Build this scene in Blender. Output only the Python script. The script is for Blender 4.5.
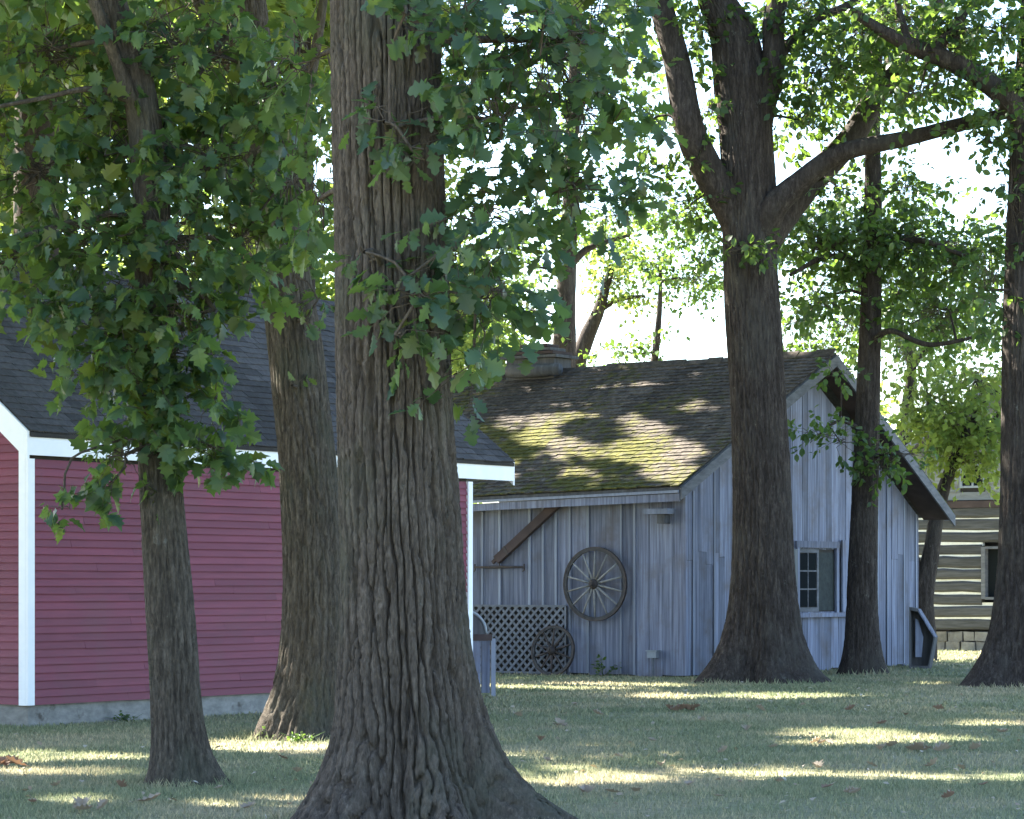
import bpy, math, random
import numpy as np
from mathutils import Vector

random.seed(7)
RNG = np.random.default_rng(11)
SC = bpy.context.scene
COL = SC.collection
for o in list(bpy.data.objects):
    bpy.data.objects.remove(o)

# ------------------------------------------------------------------ camera
F = 2800.0            # focal length in pixels of the 1024-wide picture
HZ = 583.0            # row of the horizon
EYE = 1.6
cam = bpy.data.cameras.new('camera')
cam.sensor_fit = 'HORIZONTAL'
cam.sensor_width = 36.0
cam.lens = 36.0 * F / 1024.0
cam.shift_y = (HZ - 409.5) / 1024.0
cam.clip_start = 0.1
cam.clip_end = 3000.0
cam_ob = bpy.data.objects.new('camera', cam)
cam_ob.location = (0, 0, EYE)
cam_ob.rotation_euler = (math.pi / 2, 0, 0)
COL.objects.link(cam_ob)
SC.camera = cam_ob

# ------------------------------------------------------------------ sky, sun, exposure
SUN_EL = math.radians(38)
SUN_AZ = math.radians(-56)            # measured from +Y towards +X
SDIR = np.array([math.sin(SUN_AZ) * math.cos(SUN_EL), math.cos(SUN_AZ) * math.cos(SUN_EL), math.sin(SUN_EL)])
world = bpy.data.worlds.new('World')
SC.world = world
world.use_nodes = True
wn = world.node_tree
sky = wn.nodes.new('ShaderNodeTexSky')
sky.sky_type = 'NISHITA'
sky.sun_disc = False
sky.sun_elevation = SUN_EL
sky.sun_rotation = SUN_AZ
sky.air_density = 1.0
sky.dust_density = 0.7
sky.ozone_density = 2.2
bg = wn.nodes['Background']
wn.links.new(sky.outputs[0], bg.inputs[0])
bg.inputs[1].default_value = 0.068
sun = bpy.data.lights.new('sun', 'SUN')
sun.energy = 5.0
sun.angle = math.radians(0.53)
sun.color = (1.0, 0.93, 0.80)
sun_ob = bpy.data.objects.new('sun', sun)
sun_ob.rotation_euler = Vector(-SDIR).to_track_quat('-Z', 'Y').to_euler()
sun_ob.location = (-30, 30, 40)
COL.objects.link(sun_ob)
SC.view_settings.view_transform = 'Standard'
SC.view_settings.look = 'None'
SC.view_settings.gamma = 1.0
SC.view_settings.exposure = 3.32
SC.view_settings.use_curve_mapping = False
SC.cycles.use_denoising = True
SC.cycles.max_bounces = 6
SC.cycles.diffuse_bounces = 3
SC.cycles.transmission_bounces = 4
SC.cycles.transparent_max_bounces = 8
SC.cycles.sample_clamp_indirect = 6.0

# ------------------------------------------------------------------ helpers: geometry
def at(px, py, Y):
    """world point seen at picture position (px, py) at distance Y"""
    return np.array([(px - 512.0) / F * Y, Y, EYE + (HZ - py) / F * Y])

def proj(P):
    P = np.asarray(P)
    Y = np.maximum(P[..., 1], 0.1)
    return 512 + P[..., 0] / Y * F, HZ - (P[..., 2] - EYE) / Y * F

def U(a, b):
    return random.uniform(a, b)

class _Perlin:
    def __init__(self, seed):
        r = np.random.default_rng(seed)
        p = r.permutation(256)
        self.p = np.concatenate([p, p, p])
        g = r.normal(size=(256, 3))
        self.g = g / np.linalg.norm(g, axis=1)[:, None]
    def __call__(self, x, y, z):
        x, y, z = np.broadcast_arrays(np.asarray(x, float), np.asarray(y, float), np.asarray(z, float))
        xi, yi, zi = np.floor(x).astype(int), np.floor(y).astype(int), np.floor(z).astype(int)
        xf, yf, zf = x - xi, y - yi, z - zi
        u, v, w = [t * t * t * (t * (t * 6 - 15) + 10) for t in (xf, yf, zf)]
        xi &= 255; yi &= 255; zi &= 255
        res = 0
        for dx in (0, 1):
            wx = u if dx else 1 - u
            for dy in (0, 1):
                wy = v if dy else 1 - v
                for dz in (0, 1):
                    wz = w if dz else 1 - w
                    h = self.p[self.p[self.p[(xi + dx) & 255] + ((yi + dy) & 255)] + ((zi + dz) & 255)]
                    g = self.g[h]
                    res = res + wx * wy * wz * (g[..., 0] * (xf - dx) + g[..., 1] * (yf - dy) + g[..., 2] * (zf - dz))
        return res
PN = _Perlin(5)
PN2 = _Perlin(9)

def root_loc(o):
    while o is not None and o.parent is not None:
        o = o.parent
    return np.array(o.location) if o is not None else np.zeros(3)

def link(name, me, parent=None, mats=None):
    o = bpy.data.objects.new(name, me)
    COL.objects.link(o)
    if parent is not None:
        o.parent = parent
    for m in (mats or []):
        if m.name not in [x.name for x in me.materials if x]:
            me.materials.append(m)
    return o

def mesh(name, V, Fc, mat, parent=None, smooth=False, base=None):
    """one mesh object from world-space vertices; base = its own origin when it has no parent"""
    V = np.asarray(V, float)
    off = root_loc(parent) if parent is not None else (np.zeros(3) if base is None else np.asarray(base, float))
    me = bpy.data.meshes.new(name)
    me.from_pydata((V - off).tolist(), [], [tuple(int(i) for i in f) for f in Fc])
    if smooth:
        me.polygons.foreach_set('use_smooth', [True] * len(me.polygons))
    me.update()
    o = link(name, me, parent, [mat])
    if parent is None and base is not None:
        o.location = off
    return o

def big_mesh(name, V, loops, nper, mat, parent=None, smooth=False):
    """fast path: numpy vertices, faces all with nper corners"""
    off = root_loc(parent) if parent is not None else np.zeros(3)
    V = np.asarray(V, np.float32) - off.astype(np.float32)
    loops = np.asarray(loops, np.int32).ravel()
    nf = len(loops) // nper
    me = bpy.data.meshes.new(name)
    me.vertices.add(len(V)); me.vertices.foreach_set('co', V.ravel())
    me.loops.add(len(loops)); me.loops.foreach_set('vertex_index', loops)
    me.polygons.add(nf)
    me.polygons.foreach_set('loop_start', np.arange(nf, dtype=np.int32) * nper)
    me.polygons.foreach_set('loop_total', np.full(nf, nper, np.int32))
    if smooth:
        me.polygons.foreach_set('use_smooth', np.ones(nf, bool))
    me.update(calc_edges=True)
    me.validate()
    return link(name, me, parent, [mat])

def thing(name, label, cat, loc, group=None):
    o = bpy.data.objects.new(name, None)
    o.empty_display_size = 0.2
    o.location = [float(v) for v in loc]
    COL.objects.link(o)
    return tag(o, label, cat, group)

def tag(o, label=None, cat=None, group=None, kind=None):
    if label: o['label'] = label
    if cat: o['category'] = cat
    if group: o['group'] = group
    if kind: o['kind'] = kind
    return o

BOXF = [(0, 3, 2, 1), (4, 5, 6, 7), (0, 1, 5, 4), (1, 2, 6, 5), (2, 3, 7, 6), (3, 0, 4, 7)]
class MB:
    def __init__(s):
        s.V = []; s.F = []
    def hexa(s, pts):
        n = len(s.V); s.V += [np.asarray(p, float) for p in pts]
        s.F += [tuple(n + i for i in f) for f in BOXF]
        return s
    def box(s, o, x, y, z):
        """parallelepiped: corner o, edge vectors x, y, z"""
        o, x, y, z = [np.asarray(v, float) for v in (o, x, y, z)]
        return s.hexa([o, o + x, o + x + y, o + y, o + z, o + x + z, o + x + y + z, o + y + z])
    def beam(s, p0, p1, side, up, w, h):
        """bar from p0 to p1 with section w (along side) and h (along up), centred"""
        p0, p1, side, up = [np.asarray(v, float) for v in (p0, p1, side, up)]
        o = p0 - side * w / 2 - up * h / 2
        return s.box(o, p1 - p0, side * w, up * h)
    def tube(s, pts, rad, n=8, cap=True):
        pts = [np.asarray(p, float) for p in pts]
        rad = [rad] * len(pts) if np.isscalar(rad) else list(rad)
        base = len(s.V)
        ref = None
        for i, p in enumerate(pts):
            t = pts[min(i + 1, len(pts) - 1)] - pts[max(i - 1, 0)]
            t = t / (np.linalg.norm(t) + 1e-9)
            if ref is None:
                ref = np.array([0, 0, 1.0]) if abs(t[2]) < 0.9 else np.array([1.0, 0, 0])
            a = ref - t * np.dot(ref, t); a /= np.linalg.norm(a) + 1e-9
            ref = a
            b = np.cross(t, a)
            for k in range(n):
                th = 2 * math.pi * k / n
                s.V.append(p + rad[i] * (math.cos(th) * a + math.sin(th) * b))
        for i in range(len(pts) - 1):
            for k in range(n):
                k2 = (k + 1) % n
                s.F.append((base + i * n + k, base + i * n + k2, base + (i + 1) * n + k2, base + (i + 1) * n + k))
        if cap:
            s.F.append(tuple(base + k for k in reversed(range(n))))
            s.F.append(tuple(base + (len(pts) - 1) * n + k for k in range(n)))
        return s
    def prism(s, poly, ext):
        n = len(s.V); m = len(poly)
        poly = [np.asarray(p, float) for p in poly]; ext = np.asarray(ext, float)
        s.V += poly + [p + ext for p in poly]
        s.F.append(tuple(n + i for i in reversed(range(m))))
        s.F.append(tuple(n + m + i for i in range(m)))
        for i in range(m):
            j = (i + 1) % m
            s.F.append((n + i, n + j, n + m + j, n + m + i))
        return s
    def build(s, name, mat, parent=None, smooth=False, base=None):
        return mesh(name, s.V, s.F, mat, parent, smooth, base)

# ------------------------------------------------------------------ helpers: materials
def new_mat(name):
    m = bpy.data.materials.new(name)
    m.use_nodes = True
    nt = m.node_tree
    p = nt.nodes['Principled BSDF']
    return m, nt, p

def ramp(nt, fac, stops):
    r = nt.nodes.new('ShaderNodeValToRGB')
    while len(r.color_ramp.elements) < len(stops):
        r.color_ramp.elements.new(0.5)
    for e, (pos, c) in zip(r.color_ramp.elements, stops):
        e.position = pos
        e.color = (*c, 1) if len(c) == 3 else c
    nt.links.new(fac, r.inputs[0])
    return r.outputs[0]

def noise(nt, scale, stretch=(1, 1, 1), detail=5, rough=0.6, dist=0.0, rot=0.0):
    tc = nt.nodes.new('ShaderNodeTexCoord')
    mp = nt.nodes.new('ShaderNodeMapping')
    mp.inputs['Scale'].default_value = stretch
    mp.inputs['Rotation'].default_value = (0, 0, rot)
    nt.links.new(tc.outputs['Object'], mp.inputs[0])
    n = nt.nodes.new('ShaderNodeTexNoise')
    n.inputs['Scale'].default_value = scale
    n.inputs['Detail'].default_value = detail
    n.inputs['Roughness'].default_value = rough
    n.inputs['Distortion'].default_value = dist
    nt.links.new(mp.outputs[0], n.inputs[0])
    return n.outputs[0]

def mixc(nt, fac, a, b, mode='MIX'):
    m = nt.nodes.new('ShaderNodeMix'); m.data_type = 'RGBA'; m.blend_type = mode
    for sock, v in ((m.inputs[0], fac), (m.inputs[6], a), (m.inputs[7], b)):
        if isinstance(v, (int, float)): sock.default_value = v
        elif isinstance(v, tuple): sock.default_value = (*v, 1)
        else: nt.links.new(v, sock)
    return m.outputs[2]

def rnd(nt, kind):
    if kind == 'island':
        return nt.nodes.new('ShaderNodeNewGeometry').outputs['Random Per Island']
    return nt.nodes.new('ShaderNodeObjectInfo').outputs['Random']

def bump(nt, p, h, strength, dist=0.02):
    b = nt.nodes.new('ShaderNodeBump')
    b.inputs['Strength'].default_value = strength
    b.inputs['Distance'].default_value = dist
    nt.links.new(h, b.inputs['Height'])
    nt.links.new(b.outputs[0], p.inputs['Normal'])

def surf(name, stops, scale, stretch=(1, 1, 1), rough=0.75, bump_s=0.4, bump_d=0.01, var=None, var_amt=0.25,
         detail=6, dist=0.0, spots=None, spec=0.3):
    """noise-driven colour ramp, grain bump, per-piece brightness, optional stain (colour, scale, lo, hi)"""
    m, nt, p = new_mat(name)
    n = noise(nt, scale, stretch, detail, 0.62, dist)
    c = ramp(nt, n, stops)
    if spots:
        sc_, col_, lo, hi = spots
        s = noise(nt, sc_, (1, 1, 1), 4, 0.6)
        f = ramp(nt, s, [(lo, (0, 0, 0)), (hi, (1, 1, 1))])
        c = mixc(nt, f, c, col_)
    if var:
        v = ramp(nt, rnd(nt, var), [(0.0, (1 - var_amt,) * 3), (1.0, (1 + var_amt,) * 3)])
        c = mixc(nt, 1.0, c, v, 'MULTIPLY')
    nt.links.new(c, p.inputs['Base Color'])
    p.inputs['Roughness'].default_value = rough
    p.inputs['Specular IOR Level'].default_value = spec
    if bump_s:
        bump(nt, p, n, bump_s, bump_d)
    return m

def leaf_mat(name, cols, transl, gloss=0.42, tint=(0.26, 0.42, 0.04)):
    m, nt, p = new_mat(name)
    r = rnd(nt, 'island')
    c = ramp(nt, r, [(i / (len(cols) - 1), k) for i, k in enumerate(cols)])
    nt.links.new(c, p.inputs['Base Color'])
    p.inputs['Roughness'].default_value = gloss
    p.inputs['Specular IOR Level'].default_value = 0.35
    t = nt.nodes.new('ShaderNodeBsdfTranslucent')
    tc = mixc(nt, 0.55, c, tint)
    nt.links.new(tc, t.inputs[0])
    mx = nt.nodes.new('ShaderNodeMixShader')
    mx.inputs[0].default_value = transl
    nt.links.new(p.outputs[0], mx.inputs[1]); nt.links.new(t.outputs[0], mx.inputs[2])
    nt.links.new(mx.outputs[0], nt.nodes['Material Output'].inputs[0])
    return m

M = {}
def bark_mat(name, stops, fine, moss):
    """weathered bark: broad tone, fine vertical flaking and pale lichen flecks"""
    m, nt, p = new_mat(name)
    c = ramp(nt, noise(nt, fine, (1, 1, 0.16), 6, 0.72), stops)
    flake = noise(nt, fine * 2.6, (1, 1, 0.30), 4, 0.7)
    c = mixc(nt, 1.0, c, ramp(nt, flake, [(0.32, (0.60, 0.59, 0.58)), (0.52, (1.0, 1.0, 1.0)), (0.70, (1.45, 1.43, 1.4))]), 'MULTIPLY')
    c = mixc(nt, ramp(nt, noise(nt, 1.5, (1, 1, .6), 5, 0.65), [(0.5, (0, 0, 0)), (0.72, (0.75, 0.75, 0.75))]), c, moss)
    c = mixc(nt, ramp(nt, noise(nt, 7, (1, 1, .7), 6, 0.8), [(0.62, (0, 0, 0)), (0.70, (0.6, 0.6, 0.6))]), c, (0.17, 0.17, 0.15))
    nt.links.new(c, p.inputs['Base Color'])
    p.inputs['Roughness'].default_value = 0.92
    p.inputs['Specular IOR Level'].default_value = 0.15
    bump(nt, p, flake, 0.9, 0.02)
    return m
M['bark_oak'] = bark_mat('bark_oak', [(0.3, (0.0532, 0.0431, 0.0353)), (0.5, (0.0839, 0.0690, 0.0565)), (0.72, (0.1413, 0.1191, 0.0989))], 22, (0.0728, 0.0759, 0.0547))
M['bark_mid'] = bark_mat('bark_mid', [(0.3, (0.0385, 0.0317, 0.0257)), (0.5, (0.0727, 0.0608, 0.0488)), (0.72, (0.1413, 0.1215, 0.0993))], 24, (0.0599, 0.0650, 0.0462))
M['bark_dark'] = bark_mat('bark_dark', [(0.3, (0.0255, 0.0204, 0.0187)), (0.5, (0.0442, 0.0357, 0.0314)), (0.72, (0.0935, 0.0782, 0.0680))], 14, (0.0723, 0.0663, 0.0578))
M['twig'] = surf('twig_bark', [(0.3, (0.05, 0.04, 0.03)), (0.7, (0.10, 0.08, 0.06))], 20, (1, 1, 1), 0.9, 0.0)
M['leaf_near'] = leaf_mat('oak_leaf', [(0.0247, 0.0558, 0.0448), (0.0427, 0.0855, 0.0470), (0.0323, 0.0702, 0.0538), (0.0646, 0.1008, 0.0381), (0.0475, 0.0945, 0.0694), (0.0342, 0.0720, 0.0381), (0.0808, 0.0765, 0.0336)], 0.40)
M['leaf_left'] = leaf_mat('maple_leaf', [(0.026, 0.060, 0.042), (0.050, 0.095, 0.046), (0.034, 0.072, 0.056), (0.075, 0.120, 0.036), (0.055, 0.105, 0.066), (0.036, 0.078, 0.036), (0.115, 0.135, 0.032), (0.030, 0.066, 0.046)], 0.46)
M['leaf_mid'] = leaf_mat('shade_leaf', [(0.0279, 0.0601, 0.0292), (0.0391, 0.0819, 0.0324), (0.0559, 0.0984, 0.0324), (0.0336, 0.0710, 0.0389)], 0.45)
M['leaf_far'] = leaf_mat('sunny_leaf', [(0.07, 0.14, 0.03), (0.10, 0.18, 0.035), (0.14, 0.21, 0.04), (0.08, 0.15, 0.05)], 0.5, 0.5, (0.42, 0.50, 0.09))  # brighter than shade_leaf: sunlit glow of the far foliage put into the colour
M['leaf_dry'] = leaf_mat('dry_leaf', [(0.32, 0.27, 0.20), (0.45, 0.40, 0.33), (0.22, 0.15, 0.09), (0.50, 0.46, 0.40), (0.28, 0.20, 0.13)], 0.15, 0.7, (0.4, 0.25, 0.08))
M['leaf_brown'] = leaf_mat('brown_leaf', [(0.1500, 0.0930, 0.0630), (0.2250, 0.1470, 0.1050), (0.1275, 0.0825, 0.0630)], 0.15, 0.7, (0.4500, 0.2400, 0.1200))

M['clap_front'] = surf('maroon_paint', [(0.25, (0.1486, 0.0321, 0.0521)), (0.6, (0.1797, 0.0374, 0.0605)), (0.85, (0.2074, 0.0494, 0.0739))],
                       5, (0.35, 0.35, 3), 0.55, 0.15, 0.003, 'object', 0.13, spots=(1.3, (0.15, 0.045, 0.058), 0.5, 0.8))  # blue of the skylight in the shade is mixed into the red
M['white_paint'] = surf('white_paint', [(0.3, (0.80, 0.82, 0.85)), (0.7, (0.86, 0.87, 0.89))], 6, (1, 1, 1), 0.5, 0.1, 0.002, spots=(3, (0.62, 0.62, 0.60), 0.62, 0.85))  # slight blue cast of the skylight kept in the white
M['concrete'] = surf('foundation_concrete', [(0.3, (0.16, 0.155, 0.145)), (0.7, (0.30, 0.29, 0.27))], 6, (1, 1, 2), 0.9, 0.5, 0.02, spots=(4, (0.09, 0.08, 0.07), 0.58, 0.7))
M['red_shingle'] = surf('asphalt_shingle', [(0.3, (0.0340, 0.0323, 0.0340)), (0.6, (0.0595, 0.0561, 0.0578)), (0.8, (0.0892, 0.0833, 0.0808))], 18, (1, 1, 1), 0.9, 0.4, 0.01, 'island', 0.4)
M['dark_core'] = surf('roof_underlay', [(0.3, (0.025, 0.023, 0.022)), (0.7, (0.05, 0.046, 0.042))], 5, rough=0.95, bump_s=0)
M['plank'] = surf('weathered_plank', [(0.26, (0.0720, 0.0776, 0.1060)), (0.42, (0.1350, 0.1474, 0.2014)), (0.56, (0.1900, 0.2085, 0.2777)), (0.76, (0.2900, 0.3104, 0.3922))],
                  22, (1, 1, 0.035), 0.85, 0.6, 0.006, 'object', 0.28, spots=(1.8, (0.1350, 0.1280, 0.1431), 0.5, 0.72), detail=5)  # gray wood tinted blue to carry the skylight cast
M['board_green'] = surf('dark_green_board', [(0.3, (0.022, 0.028, 0.028)), (0.7, (0.045, 0.054, 0.053))], 9, rough=0.9, bump_s=0.2)
M['rake_gray'] = surf('gray_rake_board', [(0.3, (0.085, 0.088, 0.098)), (0.7, (0.17, 0.175, 0.19))], 14, (0.3, 0.3, 1), 0.9, 0.3, 0.005)
M['rim_wood'] = surf('dark_wheel_rim', [(0.3, (0.0350, 0.0336, 0.0350)), (0.7, (0.0840, 0.0805, 0.0805))], 12, rough=0.85, bump_s=0.3)
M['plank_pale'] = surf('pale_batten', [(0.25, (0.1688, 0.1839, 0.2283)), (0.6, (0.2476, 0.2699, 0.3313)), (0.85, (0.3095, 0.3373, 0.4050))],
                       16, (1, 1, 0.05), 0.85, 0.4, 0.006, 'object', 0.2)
M['plank_brown'] = surf('brown_timber', [(0.25, (0.0372, 0.0270, 0.0255)), (0.6, (0.0744, 0.0525, 0.0493)), (0.85, (0.1240, 0.0975, 0.0935))], 10, (0.1860, 0.2250, 0.2550), 0.85, 0.4, 0.006)
M['plank_dark'] = surf('dark_timber', [(0.25, (0.05, 0.05, 0.052)), (0.6, (0.10, 0.10, 0.105)), (0.85, (0.18, 0.18, 0.185))], 12, (1, 1, 0.1), 0.85, 0.4, 0.006)
M['wheel_wood'] = surf('wheel_wood', [(0.25, (0.1600, 0.1560, 0.1520)), (0.6, (0.2640, 0.2600, 0.2560)), (0.85, (0.3600, 0.3520, 0.3440))], 12, rough=0.85, bump_s=0.3, var='object', var_amt=0.2)
M['iron'] = surf('rusty_iron', [(0.3, (0.035, 0.03, 0.03)), (0.6, (0.075, 0.06, 0.055)), (0.85, (0.14, 0.10, 0.085))], 14, rough=0.7, bump_s=0.3)
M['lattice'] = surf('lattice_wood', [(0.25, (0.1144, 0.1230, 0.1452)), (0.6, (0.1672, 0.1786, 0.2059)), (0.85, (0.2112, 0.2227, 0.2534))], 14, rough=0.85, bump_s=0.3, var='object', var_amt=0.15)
M['log'] = surf('hewn_log', [(0.2, (0.0367, 0.0355, 0.0343)), (0.5, (0.0691, 0.0690, 0.0688)), (0.8, (0.1165, 0.1157, 0.1180))], 5, (0.35, 0.35, 4), 0.9, 0.6, 0.02, 'object', 0.2)
M['chink'] = surf('lime_chinking', [(0.25, (0.66, 0.63, 0.56)), (0.7, (0.82, 0.80, 0.74))], 6, rough=0.9, bump_s=0.3)
M['stone'] = surf('field_stone', [(0.25, (0.1120, 0.1015, 0.0910)), (0.55, (0.1890, 0.1750, 0.1540)), (0.85, (0.2660, 0.2520, 0.2310))], 6, rough=0.9, bump_s=0.6, var='object', var_amt=0.3)
M['old_clap'] = surf('gray_clapboard', [(0.25, (0.14, 0.145, 0.14)), (0.7, (0.26, 0.265, 0.26))], 6, (0.4, 0.4, 3), 0.9, 0.3, var='object', var_amt=0.15)
M['sash'] = surf('sash_paint', [(0.3, (0.2304, 0.2570, 0.2873)), (0.7, (0.2995, 0.3305, 0.3625))], 9, rough=0.7, bump_s=0.2)
M['shutter'] = surf('faded_green_paint', [(0.25, (0.10, 0.115, 0.12)), (0.7, (0.19, 0.205, 0.21))], 12, (1, 1, 0.1), 0.8, 0.3, 0.005)
M['dirt'] = surf('bare_soil', [(0.3, (0.07, 0.055, 0.04)), (0.7, (0.15, 0.12, 0.09))], 4, rough=0.95, bump_s=0.5)

def glass_mat():
    m, nt, p = new_mat('window_glass')
    p.inputs['Base Color'].default_value = (0.015, 0.018, 0.02, 1)
    p.inputs['Roughness'].default_value = 0.35
    p.inputs['Specular IOR Level'].default_value = 0.0
    return m
M['glass'] = glass_mat()

def moss_roof():
    m, nt, p = new_mat('mossy_shingle')
    base = ramp(nt, noise(nt, 12, (1, 1, 1), 5), [(0.3, (0.042, 0.037, 0.034)), (0.55, (0.080, 0.070, 0.062)), (0.8, (0.155, 0.138, 0.12))])
    v = ramp(nt, rnd(nt, 'island'), [(0, (0.65, 0.65, 0.65)), (1, (1.35, 1.32, 1.28))])
    base = mixc(nt, 1.0, base, v, 'MULTIPLY')
    moss = ramp(nt, noise(nt, 7, (1, 1, 1), 5), [(0.3, (0.030, 0.034, 0.010)), (0.5, (0.075, 0.076, 0.020)), (0.75, (0.17, 0.155, 0.045))])
    big = noise(nt, 0.55, (1, 1, 1), 3, 0.5)
    fine = noise(nt, 5.0, (1, 1, 1), 5, 0.7)
    add = nt.nodes.new('ShaderNodeMath'); add.operation = 'ADD'
    nt.links.new(big, add.inputs[0]); nt.links.new(fine, add.inputs[1])
    sub = nt.nodes.new('ShaderNodeMath'); sub.operation = 'ADD'
    nt.links.new(add.outputs[0], sub.inputs[0])
    # moss grows thicker on the lower courses
    tc = nt.nodes.new('ShaderNodeTexCoord'); sx = nt.nodes.new('ShaderNodeSeparateXYZ')
    nt.links.new(tc.outputs['Object'], sx.inputs[0])
    hg = nt.nodes.new('ShaderNodeMapRange')
    hg.inputs[1].default_value = 2.9; hg.inputs[2].default_value = 5.8
    hg.inputs[3].default_value = 0.10; hg.inputs[4].default_value = -0.20
    nt.links.new(sx.outputs[2], hg.inputs[0]); nt.links.new(hg.outputs[0], sub.inputs[1])
    f = ramp(nt, sub.outputs[0], [(0.93, (0, 0, 0)), (1.0, (0, 0, 0)), (1.0, (1, 1, 1))])
    # ramp input is clamped to 1: rescale
    mr = nt.nodes.new('ShaderNodeMapRange')
    mr.inputs[1].default_value = 0.93; mr.inputs[2].default_value = 1.10
    nt.links.new(sub.outputs[0], mr.inputs[0])
    c = mixc(nt, mr.outputs[0], base, moss)
    nt.links.new(c, p.inputs['Base Color'])
    p.inputs['Roughness'].default_value = 0.95
    p.inputs['Specular IOR Level'].default_value = 0.15
    bump(nt, p, fine, 0.8, 0.03)
    return m
M['moss'] = moss_roof()

def lawn_mat(name, blade):
    m, nt, p = new_mat(name)
    big = noise(nt, 0.35, (1, 1, 1), 5, 0.65)
    c = ramp(nt, big, [(0.30, (0.165, 0.196, 0.116)), (0.46, (0.228, 0.245, 0.152)), (0.58, (0.310, 0.292, 0.195)), (0.72, (0.38, 0.340, 0.245))])
    if blade:
        v = ramp(nt, rnd(nt, 'island'), [(0, (0.65, 0.70, 0.65)), (0.7, (1.15, 1.15, 1.1)), (1, (1.7, 1.5, 1.4))])
        c = mixc(nt, 1.0, c, v, 'MULTIPLY')
    else:
        f = noise(nt, 14, (1, 1, 1), 6, 0.75)
        c = mixc(nt, 1.0, c, ramp(nt, f, [(0.3, (0.5, 0.5, 0.45)), (0.7, (1.25, 1.2, 1.15))]), 'MULTIPLY')
        bump(nt, p, f, 0.8, 0.05)
    nt.links.new(c, p.inputs['Base Color'])
    p.inputs['Roughness'].default_value = 0.8
    p.inputs['Specular IOR Level'].default_value = 0.15
    if blade:
        t = nt.nodes.new('ShaderNodeBsdfTranslucent'); nt.links.new(c, t.inputs[0])
        mx = nt.nodes.new('ShaderNodeMixShader'); mx.inputs[0].default_value = 0.3
        nt.links.new(p.outputs[0], mx.inputs[1]); nt.links.new(t.outputs[0], mx.inputs[2])
        nt.links.new(mx.outputs[0], nt.nodes['Material Output'].inputs[0])
    return m
M['lawn'] = lawn_mat('lawn_soil_and_thatch', False)
M['blade'] = lawn_mat('grass_blades', True)

# ------------------------------------------------------------------ frames of the buildings
TH = math.radians(34)
A = np.array([math.sin(TH), math.cos(TH), 0.0])      # away to the right
B = np.array([-math.cos(TH), math.sin(TH), 0.0])     # away to the left
Zv = np.array([0, 0, 1.0])

def ground_pt(px, py):
    return at(px, py, EYE * F / (py - HZ))

def on_plane(px, O, d):
    """distance along d from O (in plan) where the vertical plane O+d*t is seen at column px"""
    r = (px - 512.0) / F
    t = (O[0] - r * O[1]) / (r * d[1] - d[0])
    return t

def z_at(py, Y):
    return EYE + (HZ - py) / F * Y

# gaps cut into the canopy so sun lands on chosen patches (picture ellipses on lawn and shed roof)
LIT_GROUND = [(62, 757, 95, 5.5), (95, 772, 55, 3.5), (285, 745, 88, 6.5), (258, 731, 16, 9), (85, 800, 38, 4), (245, 803, 50, 4), (400, 763, 60, 4),
              (590, 686.5, 108, 3.2), (668, 697, 40, 3), (785, 695.5, 72, 2.5), (850, 733, 70, 4.5), (915, 740, 68, 3), (835, 744, 40, 3),
              (600, 780, 72, 4.5), (760, 773, 55, 3), (925, 681, 40, 3), (962, 659, 26, 4), (20, 772, 20, 4), (330, 803, 20, 5), (985, 724, 30, 2)]
LIT_ROOF = [(610, 462, 72, 9), (540, 428, 42, 12), (500, 484, 36, 8), (570, 404, 26, 4), (640, 391, 42, 5.5), (716, 412, 20, 8), (690, 470, 22, 7), (590, 485, 40, 5), (560, 447, 40, 6), (800, 356, 26, 5), (585, 420, 24, 4)]
SHED = ground_pt(685, 678); SHED[2] = 0
RED = ground_pt(28, 727); RED[2] = 0
roof_p0 = SHED + Zv * 3.15
roof_p1 = SHED + A * 4.48 + Zv * 5.72
_rn = np.cross(B, roof_p1 - roof_p0); _rn /= np.linalg.norm(_rn)

def cx_of(c, G):
    return c[0] * G[:, 1] / c[1]

def shade_mask(P):
    """True for points whose sun shadow would fall on one of the sunlit patches"""
    P = np.asarray(P, float)
    k = P[:, 2] / SDIR[2]
    G = P - SDIR * k[:, None]
    gx, gy = proj(G)
    out = np.zeros(len(P), bool)
    ok = G[:, 1] > 12
    # ragged edges for the gaps
    w = 1 + 0.55 * PN(G[:, 0] * 1.1, G[:, 1] * 0.5, 0.3) + 0.35 * PN(G[:, 0] * 3.1, G[:, 1] * 1.6, 4.3)
    for cx, cy, rx, ry in LIT_GROUND:
        c = ground_pt(cx, cy)
        ax, ay = rx / F * c[1] + 0.18, ry * c[1] ** 2 / (F * EYE) + 0.22
        out |= ok & ((((G[:, 0] - cx_of(c, G)) / ax) ** 2 + ((G[:, 1] - c[1]) / ay) ** 2) < w)
    kk = ((P - roof_p0) @ _rn) / (SDIR @ _rn)
    R = P - SDIR * kk[:, None]
    rx_, ry_ = proj(R)
    w2 = 1 + 0.9 * PN(R[:, 0] * 1.6, R[:, 1] * 1.6, 7.3) + 0.5 * PN(R[:, 0] * 4, R[:, 1] * 4, 2.3)
    for cx, cy, rx, ry in LIT_ROOF:
        out |= (kk > 0.3) & ((((rx_ - cx) / (rx + 4)) ** 2 + ((ry_ - cy) / (ry + 2.5)) ** 2) < w2)
    return out

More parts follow.
